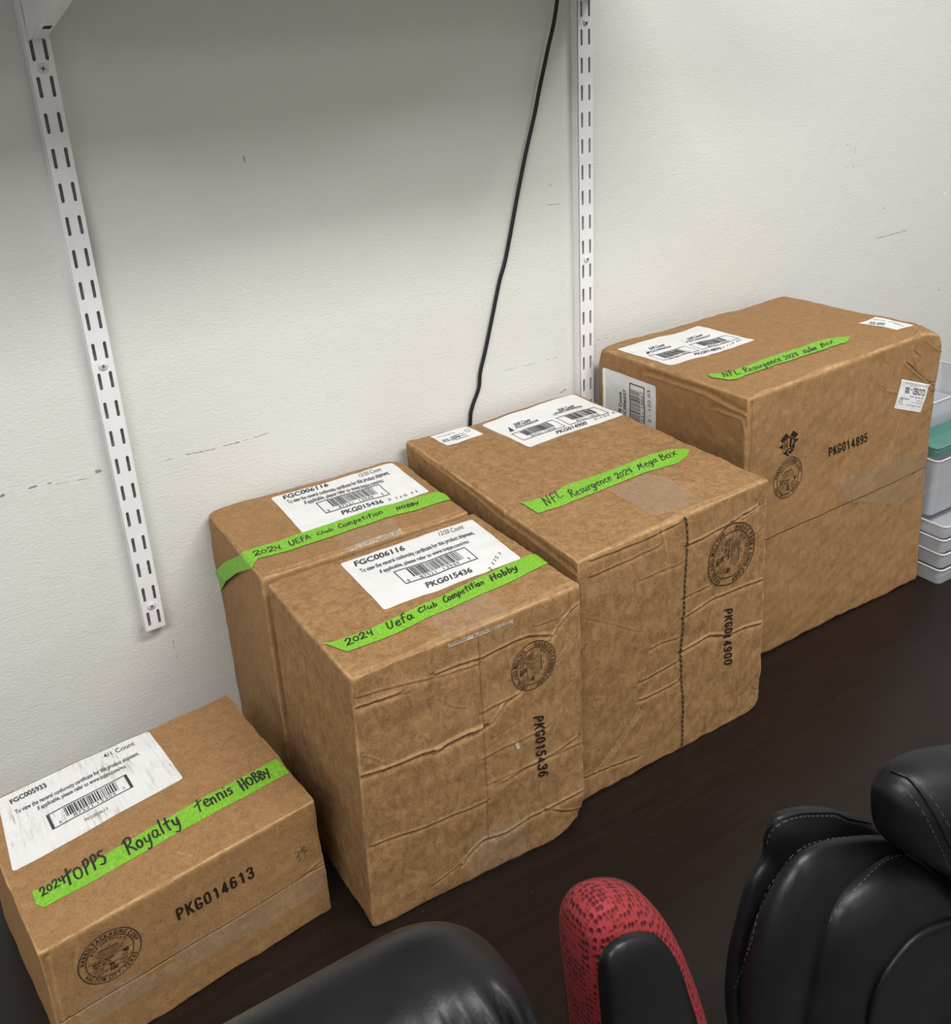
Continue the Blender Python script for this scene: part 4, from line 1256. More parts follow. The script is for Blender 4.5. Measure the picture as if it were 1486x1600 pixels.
strip(D, [('top', S4t(545, 320), S4t(750, 238)), ('top', S4t(640, 375), S4t(860, 244)), ('top', S4t(810, 470), S4t(1085, 368))], .0006, 'packing_tape', MHAZY, tD, 'hazy clear tape patch near the front edge', nw=24, seg=14)
strip(D, [('front', S4t(835, 478), S4t(1090, 378)), ('front', S4t(842, 500), S4t(1100, 400))], .0007, 'packing_tape', MCLEAR, tD, 'clear packing tape folded over the front edge', nw=30, seg=6)
strip(D, [('top', S3(442, 245), S3(640, 160)), ('top', S3(640, 332), S3(840, 250))], .00015, 'packing_tape', MHAZY, tD, 'hazy clear tape under the label', nw=24, seg=14)
ink = Ink(D, 'front', .0010)
ink.code('PKG014900', ink.frame(F([(533, 692)], *S4)[0], F([(525, 1036)], *S4)[0], F([(582, 682)], *S4)[0]))
ink.build('printed_code', MINK, tD)
stamp(D, 'front', F([(573, 345)], *S4)[0], F([(715, 285)], *S4)[0], .0372, tD, .0009)

# ================= box E: largest box at the right
CE = {'lft': T3(.6485, -.2805, .3646), 'rft': T3(.9845, -.2963, .3646), 'rbt': T3(.9992, -.0236, .3646), 'lbt': T3(.6400, -.0292, .3646),
      'lfb': T3(.6440, -.2890, 0), 'rfb': T3(1.0014, -.2923, 0), 'rbb': T3(.9985, -.0233, 0), 'lbb': T3(.6400, -.0230, 0)}
CE['rft'] = on_z((1470, 511), .3646); CE['lft'] = on_z((1170, 622), .3646); CE['lbt'] = on_z((928, 545), .3646); CE['lbt'][0] = max(CE['lbt'][0], .6375)
E_ = Box(CE, r=.0050, bulge=(.001, .001, 0), seed=53, rough=1.6)
tE = box_thing('largest brown cardboard box at the right end of the row, with a crushed top corner', CE)
s1 = E_.inv('front', (1205, 836))[1]; s2 = E_.inv('front', (1458, 728))[1]; se = (s1 + s2) / 2
E_.grooves.append(('front', 1, se, .0050, .00045, .004, E_.W - .004))
E_.steps.append(('front', 1, se, .0010, 0, 1))
E_.grooves.append(('front', 0, .0068, .0080, .0011, .01, E_.H - .008))
S8e = (4.295, (1140, 560))
E_.crease('front', F([(1180, 25), (1250, 90), (1310, 140), (1370, 195)], *S8e), .0016, -.0016, 0.0)
E_.crease('front', F([(1220, 0), (1250, 80)], *S8e), .0010, -.0008, 0.0)
E_.crease('front', F([(930, 100), (980, 160), (1050, 205), (1110, 215)], *S8e), .0012, -.0010, 0.1)
E_.crease('front', F([(1330, 215), (1410, 245)], *S8e), .0010, -.0008, 0.0)
E_.crease('front', F([(1330, 150), (1450, 150)], *S8e), .0012, .0008, .3)
E_.crease('front', F([(950, 770), (1010, 700), (1070, 620), (1110, 500), (1150, 380)], *S8e), .0012, .0005, .5)
E_.crease('front', F([(1150, 460), (1260, 370), (1360, 280)], *S8e), .0009, .0003, .4)
E_.crease('front', F([(760, 800), (790, 650)], *S8e), .0012, .0003, .4)
E_.crease('front', F([(180, 700), (230, 620)], *S8e), .0009, .0002, .5)
E_.crease('top', [(1180, 615), (1230, 600), (1290, 575), (1400, 540), (1440, 520)], .0022, .0012, .3)
E_.crease('top', [(1425, 530), (1437, 505)], .0014, -.0010, 0)
E_.crease('front', [(1448, 530), (1462, 545), (1478, 550)], .0012, -.0012, 0)
E_.crease('left', [(1010, 585), (1100, 615), (1165, 650)], .0025, .0016, .1)
E_.crease('left', [(1120, 640), (1160, 655), (1168, 700)], .0022, .0014, .1)
E_.dents.append((CE['rft'], .022, (.0, .002, -.010)))
E_.dents.append((CE['rft'] + T3(0, 0, -.035), .030, (.007, -.001, 0)))
E_.dents.append((CE['lbt'], .012, (.001, -.001, -.003)))
E_.build(MCARD, tE)
S6e = lambda x, y: (x / 5.307 + 920, y / 5.307 + 450)
S7e = lambda x, y: (x / 3.85 + 1100, y / 3.85 + 470)
o, fr = sheet(E_, 'top', [S6e(230, 514), S6e(905, 316), S6e(1380, 438), S6e(680, 650)], .0003, 'shipping_label', MLABEL, tE, .0035)
ink = Ink(E_, 'top', .0006)
ink.text('16/8 Count', ink.frame(S6e(505, 520), S6e(632, 486), S6e(494, 502)), .028)
ink.text('FGC006036', ink.frame(S6e(500, 542), S6e(688, 492), S6e(490, 532)), .030)
ink.text('16/8 Count', ink.frame(S6e(825, 430), S6e(946, 396), S6e(815, 412)), .028)
ink.text('FGC006037', ink.frame(S6e(812, 454), S6e(1014, 400), S6e(804, 444)), .030)
ink.text('PKG014895', ink.frame(S6e(884, 562), S6e(1106, 502), S6e(868, 546)), .028)
ink.text('2 119 03', ink.frame(S6e(1110, 496), S6e(1262, 444), S6e(1104, 486)), .0)
f3 = ink.frame(S6e(482, 552), S6e(506, 546), S6e(470, 530)); ink.add([f3[0], f3[0] + f3[1], f3[0] + f3[1] * .2 + f3[2]], [(0, 1, 2)])
ink.build('printed_text', MINK_L, o)
ink = Ink(E_, 'top', .0006)
for (bl, br, tl, sd) in ((S6e(622, 606), S6e(920, 520), S6e(496, 568), 17), (S6e(942, 512), S6e(1246, 424), S6e(828, 476), 19)):
    f2 = (ink.P(bl), ink.P(br) - ink.P(bl), ink.P(tl) - ink.P(bl))
    ink.outline(f2, 0, 1, 0, 1, .010, .05)
    ink.bars(f2, .16, .80, .28, .92, sd); ink.text('87521 14037', f2, 0, 1, .2, .8, .06, .16)
ink.build('barcode', MINK_L, o)
o, fr = sheet(E_, 'top', [S7e(1030, 100), S7e(1262, 146), S7e(1160, 182), S7e(928, 140)], .0005, 'address_sticker', MLABEL_C, tE, .0004)
ink = Ink(E_, 'top', .0008)
ink.text('305-4095', ink.frame(S7e(990, 146), S7e(1082, 160), S7e(1000, 126)), .010)
for (x0, y0, x1, y1) in ((1020, 118, 1090, 128), (1110, 134, 1180, 148), (1140, 146, 1200, 158)):
    ink.text('case pick', ink.frame(S7e(x0, y0), S7e(x1, y1), S7e(x0 + 3, y0 - 5)), 0)
ink.build('printed_text', MINK_L, o)
# label on the left end
o, fr = sheet(E_, 'left', [S6e(125, 1300), S6e(122, 655), S6e(558, 812), S6e(558, 1450)], .0004, 'shipping_label', MLABEL, tE, .003)
o['label'] = 'greyish white label on the left end'
ink = Ink(E_, 'left', .0007)
ink.text('16/8 Count', ink.frame(S6e(275, 1080), S6e(275, 862), S6e(250, 1072)), .028)
ink.text('FGC006037', ink.frame(S6e(312, 1110), S6e(312, 842), S6e(290, 1102)), .030)
ink.text('2 - 120 03', ink.frame(S6e(520, 1120), S6e(514, 850), S6e(498, 1112)), .0)
ink.build('printed_text', MINK_L, o)
ink = Ink(E_, 'left', .0007)
f2 = (ink.P(S6e(468, 1240)), ink.P(S6e(468, 825)) - ink.P(S6e(468, 1240)), ink.P(S6e(343, 1190)) - ink.P(S6e(468, 1240)))
ink.outline(f2, 0, 1, 0, 1, .022, .06)
ink.bars(f2, .14, .88, .30, .92, 21); ink.text('87521 14037', f2, 0, 1.1, .16, .9, .08, .16)
ink.build('barcode', MINK_L, o)
g = strip(E_, [('top', S7e(22, 452), S7e(45, 468)), ('top', S7e(60, 446), S7e(145, 486)), ('top', S7e(160, 438), S7e(215, 472)), ('top', S7e(400, 345), S7e(450, 388)), ('top', S7e(650, 268), S7e(700, 312)), ('top', S7e(760, 238), S7e(815, 272)), ('top', S7e(860, 222), S7e(855, 262)), ('top', S7e(880, 222), S7e(874, 240))],
      .0013, 'green_tape', MGREEN, tE, 'green tape with handwriting across the top')
ink = Ink(E_, 'top', .0017)
ink.hand('NFL', ink.frame(S7e(120, 472), S7e(222, 452), S7e(98, 440)), 0.00130, 44)
ink.hand('Resurgence', ink.frame(S7e(246, 446), S7e(470, 372), S7e(226, 416)), 0.00130, 45)
ink.hand('2024', ink.frame(S7e(492, 366), S7e(572, 342), S7e(470, 342)), 0.00130, 46)
ink.hand('Value', ink.frame(S7e(605, 332), S7e(682, 304), S7e(588, 306)), 0.00130, 47)
ink.hand('Box', ink.frame(S7e(706, 296), S7e(782, 264), S7e(690, 276)), 0.00130, 48)
ink.build('handwriting', MMARK, g)
# loose thread curl at the tape's end
ce = E_.surf('top', E_.inv('top', S7e(876, 226)), .001)[0]
o, fr = sheet(E_, 'front', F([(1150, 138), (1327, 172), (1270, 360), (1095, 332)], *S8e), .0006, 'address_sticker', MLABEL_C, tE, .0004)
o['label'] = 'small white sticker stuck on upside down'
ink = Ink(E_, 'front', .0010)
def up(txt, p0, p1, pu, b=.0):
    ink.text(txt, ink.frame(F([p0], *S8e)[0], F([p1], *S8e)[0], F([pu], *S8e)[0]), b)
up('CLOSED - 300', (1300, 208), (1174, 188), (1293, 248), .014)
up('ROUTE 08-25-24 07', (1310, 184), (1172, 158), (1309, 190)); up('SHIP VIA', (1252, 186), (1206, 176), (1251, 191))
up('03 25 082 16:02', (1282, 262), (1200, 246), (1280, 271)); up('10 495 (CS-03)', (1196, 266), (1136, 256), (1194, 276), .008)
up('CASES', (1278, 284), (1240, 278), (1277, 289)); up('10 OF 14', (1272, 298), (1210, 288), (1271, 303)); up('14 00 02 10', (1238, 314), (1176, 303), (1236, 322)); up('300', (1268, 320), (1250, 316), (1267, 326))
up('LABEL 2', (1156, 303), (1126, 298), (1155, 308))
f3 = ink.frame(F([(1150, 270)], *S8e)[0], F([(1132, 266)], *S8e)[0], F([(1144, 292)], *S8e)[0]); ink.outline(f3, 0, 1, 0, 1, .08, .08)
ink.build('printed_text', MINK_L, o)
strip(E_, [('front', F([(690, 838)], *S8e)[0], F([(720, 960)], *S8e)[0]), ('front', F([(830, 775)], *S8e)[0], F([(860, 960)], *S8e)[0]), ('front', F([(1100, 660)], *S8e)[0], F([(1120, 980)], *S8e)[0]), ('front', F([(1378, 590)], *S8e)[0], F([(1352, 860)], *S8e)[0])], .0016, 'packing_tape', mat_frost('milky_packing_tape', (.50, .38, .28), .20, .3), tE, 'wide clear tape along the seam', nw=30, seg=24)
ink = Ink(E_, 'front', .0004)
ink.code('PKG014895', ink.frame(F([(662, 660)], *S8e)[0], F([(922, 556)], *S8e)[0], F([(656, 597)], *S8e)[0]))
ink.build('printed_code', MINK, tE)
ink = Ink(E_, 'front', .0007)
for pl, w_ in (([(1182, 25), (1215, 50), (1250, 90), (1275, 110), (1310, 142), (1370, 195)], .0011), ([(1335, 216), (1375, 230), (1412, 246)], .0008), ([(1222, -10), (1238, 40), (1250, 80)], .0004),
               ([(935, 105), (985, 165), (1045, 205)], .0005), ([(1235, -58), (1262, -30), (1275, -22)], .0006)):
    ink.stroke([ink.P(p_) for p_ in smooth_path(F(pl, *S8e), 4)], w_)
ink.build('board_tear', MINSIDE, tE, 'small torn cracks near the crushed corner')
# open-box mark with three letters
LG = (12.3, (1200, 660))
ink = Ink(E_, 'front', .0005)
q = lambda pts: [ink.P(p_) for p_ in F(pts, *LG)]
ink.quad(q([(325, 200), (390, 262), (268, 385), (222, 345)]))
ink.quad(q([(460, 145), (555, 205), (497, 292), (402, 240)]))
ink.quad(q([(272, 410), (270, 502), (190, 475)]))
ink.quad(q([(498, 308), (575, 295), (502, 382)]))
ink.quad(q([(396, 250), (495, 308), (492, 490), (388, 462)]))
ink.quad(q([(385, 476), (490, 508), (375, 640), (265, 592)]))
for a_, b_ in (((386, 282), (275, 402)), ((275, 402), (265, 592))): ink.stroke(q([a_, b_]), .0005)
ink.stroke(q([(306, 388), (302, 520)]), .0013); ink.stroke(q([(346, 352), (343, 484)]), .0013); ink.stroke(q([(306, 450), (344, 424)]), .0012)
ink.build('packer_logo', MINK, tE, 'black open box mark')
ink = Ink(E_, 'front', .0008)
ink.stroke(q([(430, 440), (434, 318)]), .0012); ink.stroke(q([(434, 322), (462, 330), (470, 352), (460, 384), (432, 380)]), .0011)
ink.stroke(q([(402, 528), (388, 508), (362, 530), (350, 575), (366, 608), (398, 590)]), .0012)
ink.build('logo_letters', plain('kraft_letter', (.36, .235, .13), .8), tE)
stamp(E_, 'front', (1230, 745.8), (1233.5, 716), .0262, tE, .0005)

# ------------------------------------------------------------------ plastic trays at the right
nc = on_z((1466, 917), 0)
def tray(name, label, x0, y0, z0, w, d, h, mat, inset=.004, rim=.0035, cat='plastic container', group=None, lid=False):
    t = thing(name, label, cat, (x0 + w / 2, y0 + d / 2, z0), group)
    bm = bmesh.new()
    def ring(i, z, r=.008):
        pts = []
        for cx_, cy_, a0 in ((x0 + w - i - r, y0 + d - i - r, 0), (x0 + i + r, y0 + d - i - r, 90), (x0 + i + r, y0 + i + r, 180), (x0 + w - i - r, y0 + i + r, 270)):
            for k in range(6):
                a = math.radians(a0 + 90 * k / 5); pts.append(bm.verts.new((cx_ + r * math.cos(a), cy_ + r * math.sin(a), z)))
        return pts
    rs = [ring(inset, z0), ring(inset * .4, z0 + h * .5), ring(0.0, z0 + h), ring(.0014, z0 + h), ring(inset * .4 + .0014, z0 + h * .5), ring(inset + .0014, z0 + .0016)]
    for a, b in zip(rs, rs[1:]):
        n = len(a)
        for k in range(n): bm.faces.new((a[k], a[(k + 1) % n], b[(k + 1) % n], b[k]))
    bm.faces.new(rs[0][::-1]); bm.faces.new(rs[-1])
    bmesh.ops.recalc_face_normals(bm, faces=bm.faces)
    link('tray_body', bm_mesh('tray_body', bm), mat, t, False)
    r = .008
    pts = []
    for cx_, cy_, a0 in ((x0 + w - r, y0 + d - r, 0), (x0 + r, y0 + d - r, 90), (x0 + r, y0 + r, 180), (x0 + w - r, y0 + r, 270)):
        for k in range(6):
            a = math.radians(a0 + 90 * k / 5); pts.append((cx_ + r * math.cos(a), cy_ + r * math.sin(a), z0 + h - .0006))
    tube('rim', pts, .0013, MFRIM if mat is not MTEAL else MTEAL, t, 8, closed=True)
    return t
G = 'frosted plastic trays stacked beside the largest box'
X0 = nc[0] + .001; Y0 = nc[1]
hs = [.024, .024, .022, .020]
z = 0.0
names_ = ['frosted plastic tray beside the largest box, lowest of its stack', 'frosted plastic tray in the stack, resting on the lowest one', 'frosted plastic tray in the stack, third up from the table', 'frosted plastic tray in the stack, just under the tall clear container']
for i, h in enumerate(hs):
    tray('plastic_tray', names_[i], X0 + .0015 * (i % 2), Y0 + .001 * i, z + .0003, .26, .20, h, MFROST, .003, group=G)
    z += h + .0005
tray('plastic_container', 'tall clear plastic container standing on the frosted trays', X0 + .007, Y0 + .030, z + .0003, .24, .165, .088, MFROST, .006)
z2 = z + .0888
tray('teal_tray', 'teal patterned plastic tray on top of the clear container', X0 + .010, Y0 + .036, z2, .22, .050, .016, MTEAL, .003, cat='tray')
tray('plastic_container', 'second clear plastic container, standing behind the teal tray', X0 + .018, Y0 + .092, z2, .22, .10, .050, MFROST, .005)
# cable bundle on top
cx_, cy_ = X0 + .065, Y0 + .142
pts = []
for k in range(60):
    a = k / 60 * 4 * PI
    pts.append((cx_ + (.042 + .004 * math.sin(2.3 * a)) * math.cos(a), cy_ + (.030) * math.sin(a), z2 + .0490 + .006 + .012 * k / 60 + .012 * (1 + math.sin(a * 1.5 + 1))))
tag(tube('cable_coil', smooth_path(pts, 2), .0028, MCABLE), 'loose white cable coil lying on the second clear container', 'cable')

# ------------------------------------------------------------------ chairs
def inflate(name, outline, y, tf, tb, mat, parent, n=14, ex=2.2, centre=None, wr=None, dirn=(0, 1, 0), sub=True):
    """outline: pixel outline placed on the plane y; cushion with front (towards the viewer) depth tf and back depth tb"""
    P3 = np.array([on_y(p, y) for p in outline])
    P3 = np.array(smooth_path(P3, 5, True))
    c = P3.mean(axis=0) if centre is None else on_y(centre, y)
    m = len(P3)
    V = [P3]
    F_ = []
    rows_f = [1 - (1 - k / n) ** 1.0 for k in range(n + 1)]
    allV = list(P3); idx = [list(range(m))]
    for side, T in ((-1, tf), (1, tb)):
        prev = list(range(m))
        for k in range(1, n + 1):
            a = k / n * PI / 2
            s_ = math.cos(a) ** (2 / ex) ; h = math.sin(a) ** (2 / ex)
            if k == n:
                allV.append(c + np.array([0, side * T, 0])); ci = len(allV) - 1
                for j in range(m): F_.append((prev[j], prev[(j + 1) % m], ci))
            else:
                st = len(allV)
                for j in range(m):
                    q_ = c + (P3[j] - c) * s_ + np.array([0, side * T * h, 0])
                    if wr: q_ = wr(q_, side)
                    allV.append(q_)
                cur = list(range(st, st + m))
                for j in range(m): F_.append((prev[j], prev[(j + 1) % m], cur[(j + 1) % m], cur[j]))
                prev = cur
    me = mesh_np(name, allV, F_)
    bm = bmesh.new(); bm.from_mesh(me); bmesh.ops.recalc_face_normals(bm, faces=bm.faces); bm.to_mesh(me); bm.free()
    o = link(name, me, mat, parent, True)
    return o
def seam(name, pxs, y, parent, r=.0012, mat=None, dash=False):
    pts = smooth_path([on_y(p[:2], p[2] if len(p) > 2 else y) for p in pxs], 8)
    if not dash: return tube(name, pts, r, mat or MLEATH, parent, 8)
    V, F_ = [], []
    # short stitches
    L = 0; out = []
    seg = []
    d = 0
    pts2 = []
    for a, b in zip(pts, pts[1:]):
        n = max(1, int(np.linalg.norm(b - a) / .001))
        for k in range(n): pts2.append(a + (b - a) * k / n)
    bm = bmesh.new()
    for i in range(0, len(pts2) - 3, 5):
        a, b = pts2[i], pts2[i + 2]
        t_ = (b - a) / (np.linalg.norm(b - a) + 1e-9); s_ = np.cross(t_, [0, 1, 0]); s_ /= np.linalg.norm(s_) + 1e-9
        w = r * .5
        vs = [bm.verts.new(tuple(p_)) for p_ in (a + s_ * w, b + s_ * w, b - s_ * w, a - s_ * w)]
        bk = [bm.verts.new(tuple(p_ + np.array([0, r, 0]))) for p_ in (a + s_ * w, b + s_ * w, b - s_ * w, a - s_ * w)]
        bm.faces.new(vs); bm.faces.new(bk[::-1])
        for k in range(4): bm.faces.new((vs[k], bk[k], bk[(k + 1) % 4], vs[(k + 1) % 4]))
    bmesh.ops.recalc_face_normals(bm, faces=bm.faces)
    return link(name, bm_mesh(name, bm), mat or MTHREAD, parent)
def chair_base(t, x, y, zback):
    bm = bmesh.new(); add_box(bm, x - .24, x + .24, y - .04, y + .40, -.30, -.21, .03, 4)
    link('seat', bm_mesh('seat', bm), MLEATH, t, True)
    bm = bmesh.new(); add_box(bm, x - .05, x + .05, y - .075, y - .045, -.34, zback, .008)
    link('back_support', bm_mesh('back_support', bm), MPLAST, t)
    bm = bmesh.new(); add_box(bm, x - .06, x + .06, y - .07, y + .25, -.345, -.302, .008)
    link('seat_plate', bm_mesh('seat_plate', bm), MPLAST, t)
    tube('gas_column', [(x, y + .17, -.34), (x, y + .17, -.50), (x, y + .17, -.66)], .025, MPLAST, t, 16, [.018, .018, .028])
    for k in range(5):
        a = 2 * PI * k / 5 + .3
        e_ = (x + .29 * math.cos(a), y + .17 + .29 * math.sin(a), -.685)
        l_ = tube('base_leg', [(x, y + .17, -.65), e_], .02, MPLAST, t, 10, [.026, .015])
        bm = bmesh.new()
        bmesh.ops.create_cone(bm, cap_ends=True, segments=20, radius1=.028, radius2=.028, depth=.03, matrix=Matrix.Translation((e_[0], e_[1], FLOOR + .028)) @ Matrix.Rotation(a, 4, 'Z') @ Matrix.Rotation(PI / 2, 4, 'X'))
        link('caster', bm_mesh('caster', bm), MPLAST, l_, True)

# -- chair with red mesh trim (left): rounded back corner and a raised armrest
YC = -.735
tL = thing('office_chair', 'black leather office chair with red mesh trim, in front of the left boxes', 'office chair', (-.16, YC, FLOOR))
def roll():
    """back rest: rounded slab; right end rounded with gathered wrinkles"""
    x1 = .004; x0 = -.46; zt = .414; zb = -.12; ty = .062
    nx, na = 90, 64
    V, F_ = [], []
    for i in range(nx + 1):
        u = i / nx
        # distance from the right end -> section shrinks like a superellipse
        x = x0 + (x1 - x0) * (1 - (1 - u) ** 1.5)
        dr = max(0, (x1 - x) / .055); dl = max(0, (x - x0) / .055)
        kr = (1 - max(0, 1 - dr) ** 2.4) ** (1 / 2.4) if dr < 1 else 1
        kl = (1 - max(0, 1 - dl) ** 2.4) ** (1 / 2.4) if dl < 1 else 1
        k = max(.02, min(kr, kl))
        for j in range(na):
            a = 2 * PI * j / na
            ca, sa_ = math.cos(a), math.sin(a)
            e_ = 2 / 2.6
            yy = math.copysign(abs(ca) ** e_, ca); zz = math.copysign(abs(sa_) ** (2 / 4.5), sa_)
            zc = (zt + zb) / 2; hz = (zt - zb) / 2
            # top drops towards the end
            z_ = zc + hz * zz - (1 - k) * (.060 if zz > 0 else -.060) * abs(zz)
            y_ = YC + ty * yy * (.35 + .65 * k)
            # gathered wrinkles near the end
            wv = math.exp(-((x1 - x - .035) / .03) ** 2)
            wrk = wv * .0035 * (math.sin(x * 520 + 3.0 * math.sin(z_ * 28)) + .6 * math.sin(x * 310 + z_ * 60)) * (1 if z_ > .15 else .3) * (1 - abs(sa_) ** 10) * (2.3 if ca < 0 else 0)
            y_ += wrk * (-1 if ca < 0 else 1); 
            V.append((x, y_, z_))
    for i in range(nx):
        for j in range(na):
            F_.append((i * na + j, i * na + (j + 1) % na, (i + 1) * na + (j + 1) % na, (i + 1) * na + j))
    F_.append(tuple(range(na))); F_.append(tuple(nx * na + j for j in range(na)))
    me = mesh_np('backrest', V, F_)
    bm = bmesh.new(); bm.from_mesh(me); bmesh.ops.recalc_face_normals(bm, faces=bm.faces); bm.to_mesh(me); bm.free()
    return link('backrest', me, MLEATH, tL, True)
roll()
bm = bmesh.new(); add_box(bm, -.024, .010, YC - .03, YC + .045, -.10, .300, .016, 5)
o = link('side_panel', bm_mesh('side_panel', bm), plain('dark_red_fabric', (.045, .006, .008), .8, nscale=300, namp=.4), tL, True); o['label'] = 'dark red side panel'
YA = -.70
arm = inflate('armrest', [(893, 1470), (897, 1430), (920, 1398), (955, 1387), (990, 1390), (1018, 1412), (1045, 1460), (1070, 1525), (1092, 1600), (1110, 1680), (1100, 1760), (1010, 1790), (930, 1760), (915, 1680), (905, 1590), (897, 1520)],
              YA, .030, .030, MRED, tL, centre=(990, 1580), ex=2.6)
arm['label'] = 'red mesh armrest turned up'
pad = inflate('armrest_pad', [(935, 1520), (942, 1488), (965, 1466), (1000, 1456), (1030, 1464), (1052, 1498), (1068, 1545), (1084, 1600), (1096, 1680), (1080, 1740), (1010, 1760), (955, 1740), (948, 1660), (940, 1590)],
              YA - .024, .013, .003, MLEATH, arm, centre=(1010, 1590), ex=3.0)
pad['label'] = 'black leather pad'
sh = inflate('armrest_shell', [(889, 1475), (893, 1430), (915, 1395), (950, 1382), (985, 1385), (1008, 1402), (1035, 1460), (1060, 1525), (1080, 1600), (1095, 1680), (1085, 1750), (1005, 1780), (925, 1750), (908, 1680), (898, 1590), (891, 1520)],
             YA + .012, .004, .022, MPLAST, arm, centre=(985, 1580), ex=3.0)
bm = bmesh.new(); add_box(bm, .03, .16, -.752, -.722, -.05, .03, .01, 3)
link('armrest_hinge', bm_mesh('armrest_hinge', bm), MPLAST, tL, True)
chair_base(tL, -.21, YC - .02, .10)

# -- quilted executive chair (right)
YR = -.70
tR = thing('office_chair', 'padded black leather office chair with stitched seams, at the lower right', 'office chair', (.45, YR - .05, FLOOR))
shell_ = inflate('back_shell', [(1196, 1300), (1210, 1272), (1250, 1260), (1300, 1263), (1350, 1280), (1400, 1315), (1460, 1350), (1600, 1420), (1800, 1500), (1900, 1700), (1800, 1950), (1450, 2000), (1220, 1850), (1160, 1700), (1135, 1580), (1137, 1500), (1150, 1440), (1168, 1375), (1190, 1338)],
        YR + .008, .020, .006, MLEATH, tR, centre=(1480, 1640), ex=3.2, n=18)
bol_ = inflate('side_bolster', [(1408, 1312), (1370, 1305), (1320, 1308), (1275, 1318), (1240, 1340), (1208, 1385), (1182, 1440), (1165, 1500), (1158, 1570), (1170, 1680), (1220, 1780), (1260, 1780), (1250, 1640), (1262, 1520), (1285, 1430), (1330, 1375), (1380, 1345)],
        YR - .012, .022, .006, MLEATH, tR, centre=(1225, 1470), ex=2.2)
cush_ = inflate('back_cushion', [(1410, 1335), (1370, 1348), (1325, 1375), (1290, 1410), (1268, 1460), (1250, 1540), (1240, 1620), (1250, 1750), (1330, 1850), (1550, 1880), (1720, 1750), (1780, 1600), (1700, 1500), (1580, 1440), (1500, 1400), (1450, 1360)],
        YR - .026, .038, .008, MLEATH, tR, centre=(1500, 1600), ex=3.0, n=18)
cen_ = inflate('centre_panel', [(1500, 1442), (1455, 1462), (1415, 1500), (1385, 1550), (1372, 1610), (1380, 1720), (1430, 1800), (1560, 1820), (1660, 1730), (1680, 1600), (1620, 1500), (1560, 1455)],
        YR - .048, .014, .010, MLEATH, tR, centre=(1520, 1620), ex=2.8)
hd = inflate('headrest', [(1362, 1245), (1366, 1222), (1385, 1195), (1420, 1176), (1470, 1166), (1540, 1165), (1650, 1190), (1740, 1260), (1760, 1360), (1700, 1440), (1600, 1440), (1520, 1405), (1470, 1372), (1425, 1335), (1385, 1312), (1366, 1285)],
        YR - .020, .060, .008, MLEATH, tR, centre=(1560, 1300), ex=2.5, n=18)

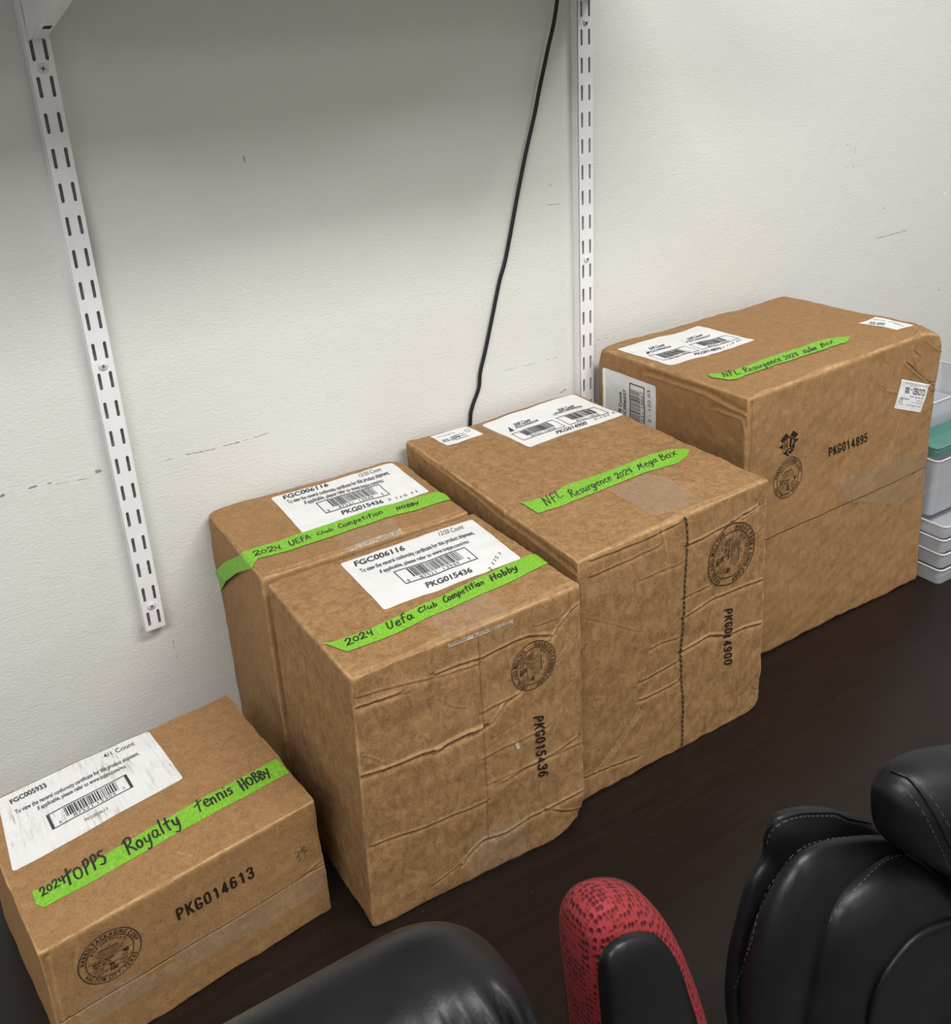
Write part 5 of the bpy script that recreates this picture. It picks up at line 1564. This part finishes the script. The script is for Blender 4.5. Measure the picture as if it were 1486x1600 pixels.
from mathutils.bvhtree import BVHTree
def on_surface(objs, pxs, lift=.0006):
    trees = []
    for o_ in objs:
        me = o_.data
        trees.append(BVHTree.FromPolygons([v.co.copy() for v in me.vertices], [tuple(p_.vertices) for p_ in me.polygons]))
    out = []
    org = Vector(tuple(CAMP))
    for p_ in pxs:
        d = Vector(tuple(ray(p_))).normalized(); best = None
        for t_ in trees:
            h = t_.ray_cast(org, d)
            if h[0] is not None and (best is None or h[3] < best[3]): best = h
        if best is not None:
            nn = best[1] if best[1].dot(d) < 0 else -best[1]
            out.append(np.array(best[0] + nn * lift))
    return out
def stitch(name, objs, pxs, parent, r, mat, dash, n=10):
    pxs = [tuple(p_) for p_ in smooth_path(pxs, n)]
    P_ = on_surface(objs, pxs, r * (.6 if not dash else .3))
    if len(P_) < 3: return
    if not dash: return tube(name, P_, r, mat, parent, 8)
    pts2 = []
    for a, b in zip(P_, P_[1:]):
        L = np.linalg.norm(b - a)
        if L > .02: continue
        m_ = max(1, int(L / .0008))
        for k in range(m_): pts2.append(a + (b - a) * k / m_)
    bm = bmesh.new()
    for i in range(0, len(pts2) - 4, 5):
        a, b = pts2[i], pts2[i + 3]
        t_ = (b - a) / (np.linalg.norm(b - a) + 1e-9); vw = CAMP - a; vw /= np.linalg.norm(vw)
        s_ = np.cross(t_, vw); s_ /= np.linalg.norm(s_) + 1e-9
        q4 = [a + s_ * r, b + s_ * r, b - s_ * r, a - s_ * r]
        vs = [bm.verts.new(tuple(p_ + vw * r * .5)) for p_ in q4]; bk = [bm.verts.new(tuple(p_ - vw * r)) for p_ in q4]
        bm.faces.new(vs); bm.faces.new(bk[::-1])
        for k in range(4): bm.faces.new((vs[k], bk[k], bk[(k + 1) % 4], vs[(k + 1) % 4]))
    bmesh.ops.recalc_face_normals(bm, faces=bm.faces)
    return link(name, bm_mesh(name, bm), mat, parent)
Q4 = lambda pts: [(x / 3.557 + 1080, y / 3.557 + 1150) for x, y in pts]
stitch('piping', [shell_], Q4([(405, 580), (430, 512), (500, 462), (600, 432), (700, 428), (800, 430), (870, 460), (960, 480), (1010, 492)]), shell_, .0007, MLEATH, False)
stitch('stitching', [shell_], Q4([(420, 600), (445, 532), (510, 480), (605, 450), (700, 445), (800, 448), (870, 476), (950, 494)]), shell_, .00032, MTHREAD, True)
stitch('stitching', [shell_, bol_], Q4([(245, 1400), (300, 1240), (340, 1120), (380, 960), (430, 840), (480, 775), (560, 665), (660, 600), (780, 572), (900, 560), (1030, 560), (1110, 580)]), bol_, .00032, MTHREAD, True)
stitch('stitching', [cush_, bol_], Q4([(770, 1030), (820, 945), (900, 865), (960, 802), (1040, 720), (1130, 672), (1180, 662)]), cush_, .00032, MTHREAD, True)
stitch('piping', [cush_, cen_], Q4([(985, 1600), (1005, 1480), (1040, 1370), (1100, 1265), (1200, 1145), (1300, 1075), (1444, 1022)]), cush_, .0022, MLEATH, False)
stitch('piping', [hd], Q4([(1110, 195), (1200, 232), (1260, 292), (1320, 380), (1390, 500), (1444, 620)]), hd, .0011, MLEATH, False)
stitch('stitching', [hd], Q4([(1150, 250), (1210, 320), (1280, 410), (1340, 520), (1400, 650), (1436, 740)]), hd, .00032, MTHREAD, True)
stitch('stitching', [hd], Q4([(1250, 225), (1320, 320), (1390, 420), (1444, 520)]), hd, .00032, MTHREAD, True)
chair_base(tR, .47, YR - .03, .05)
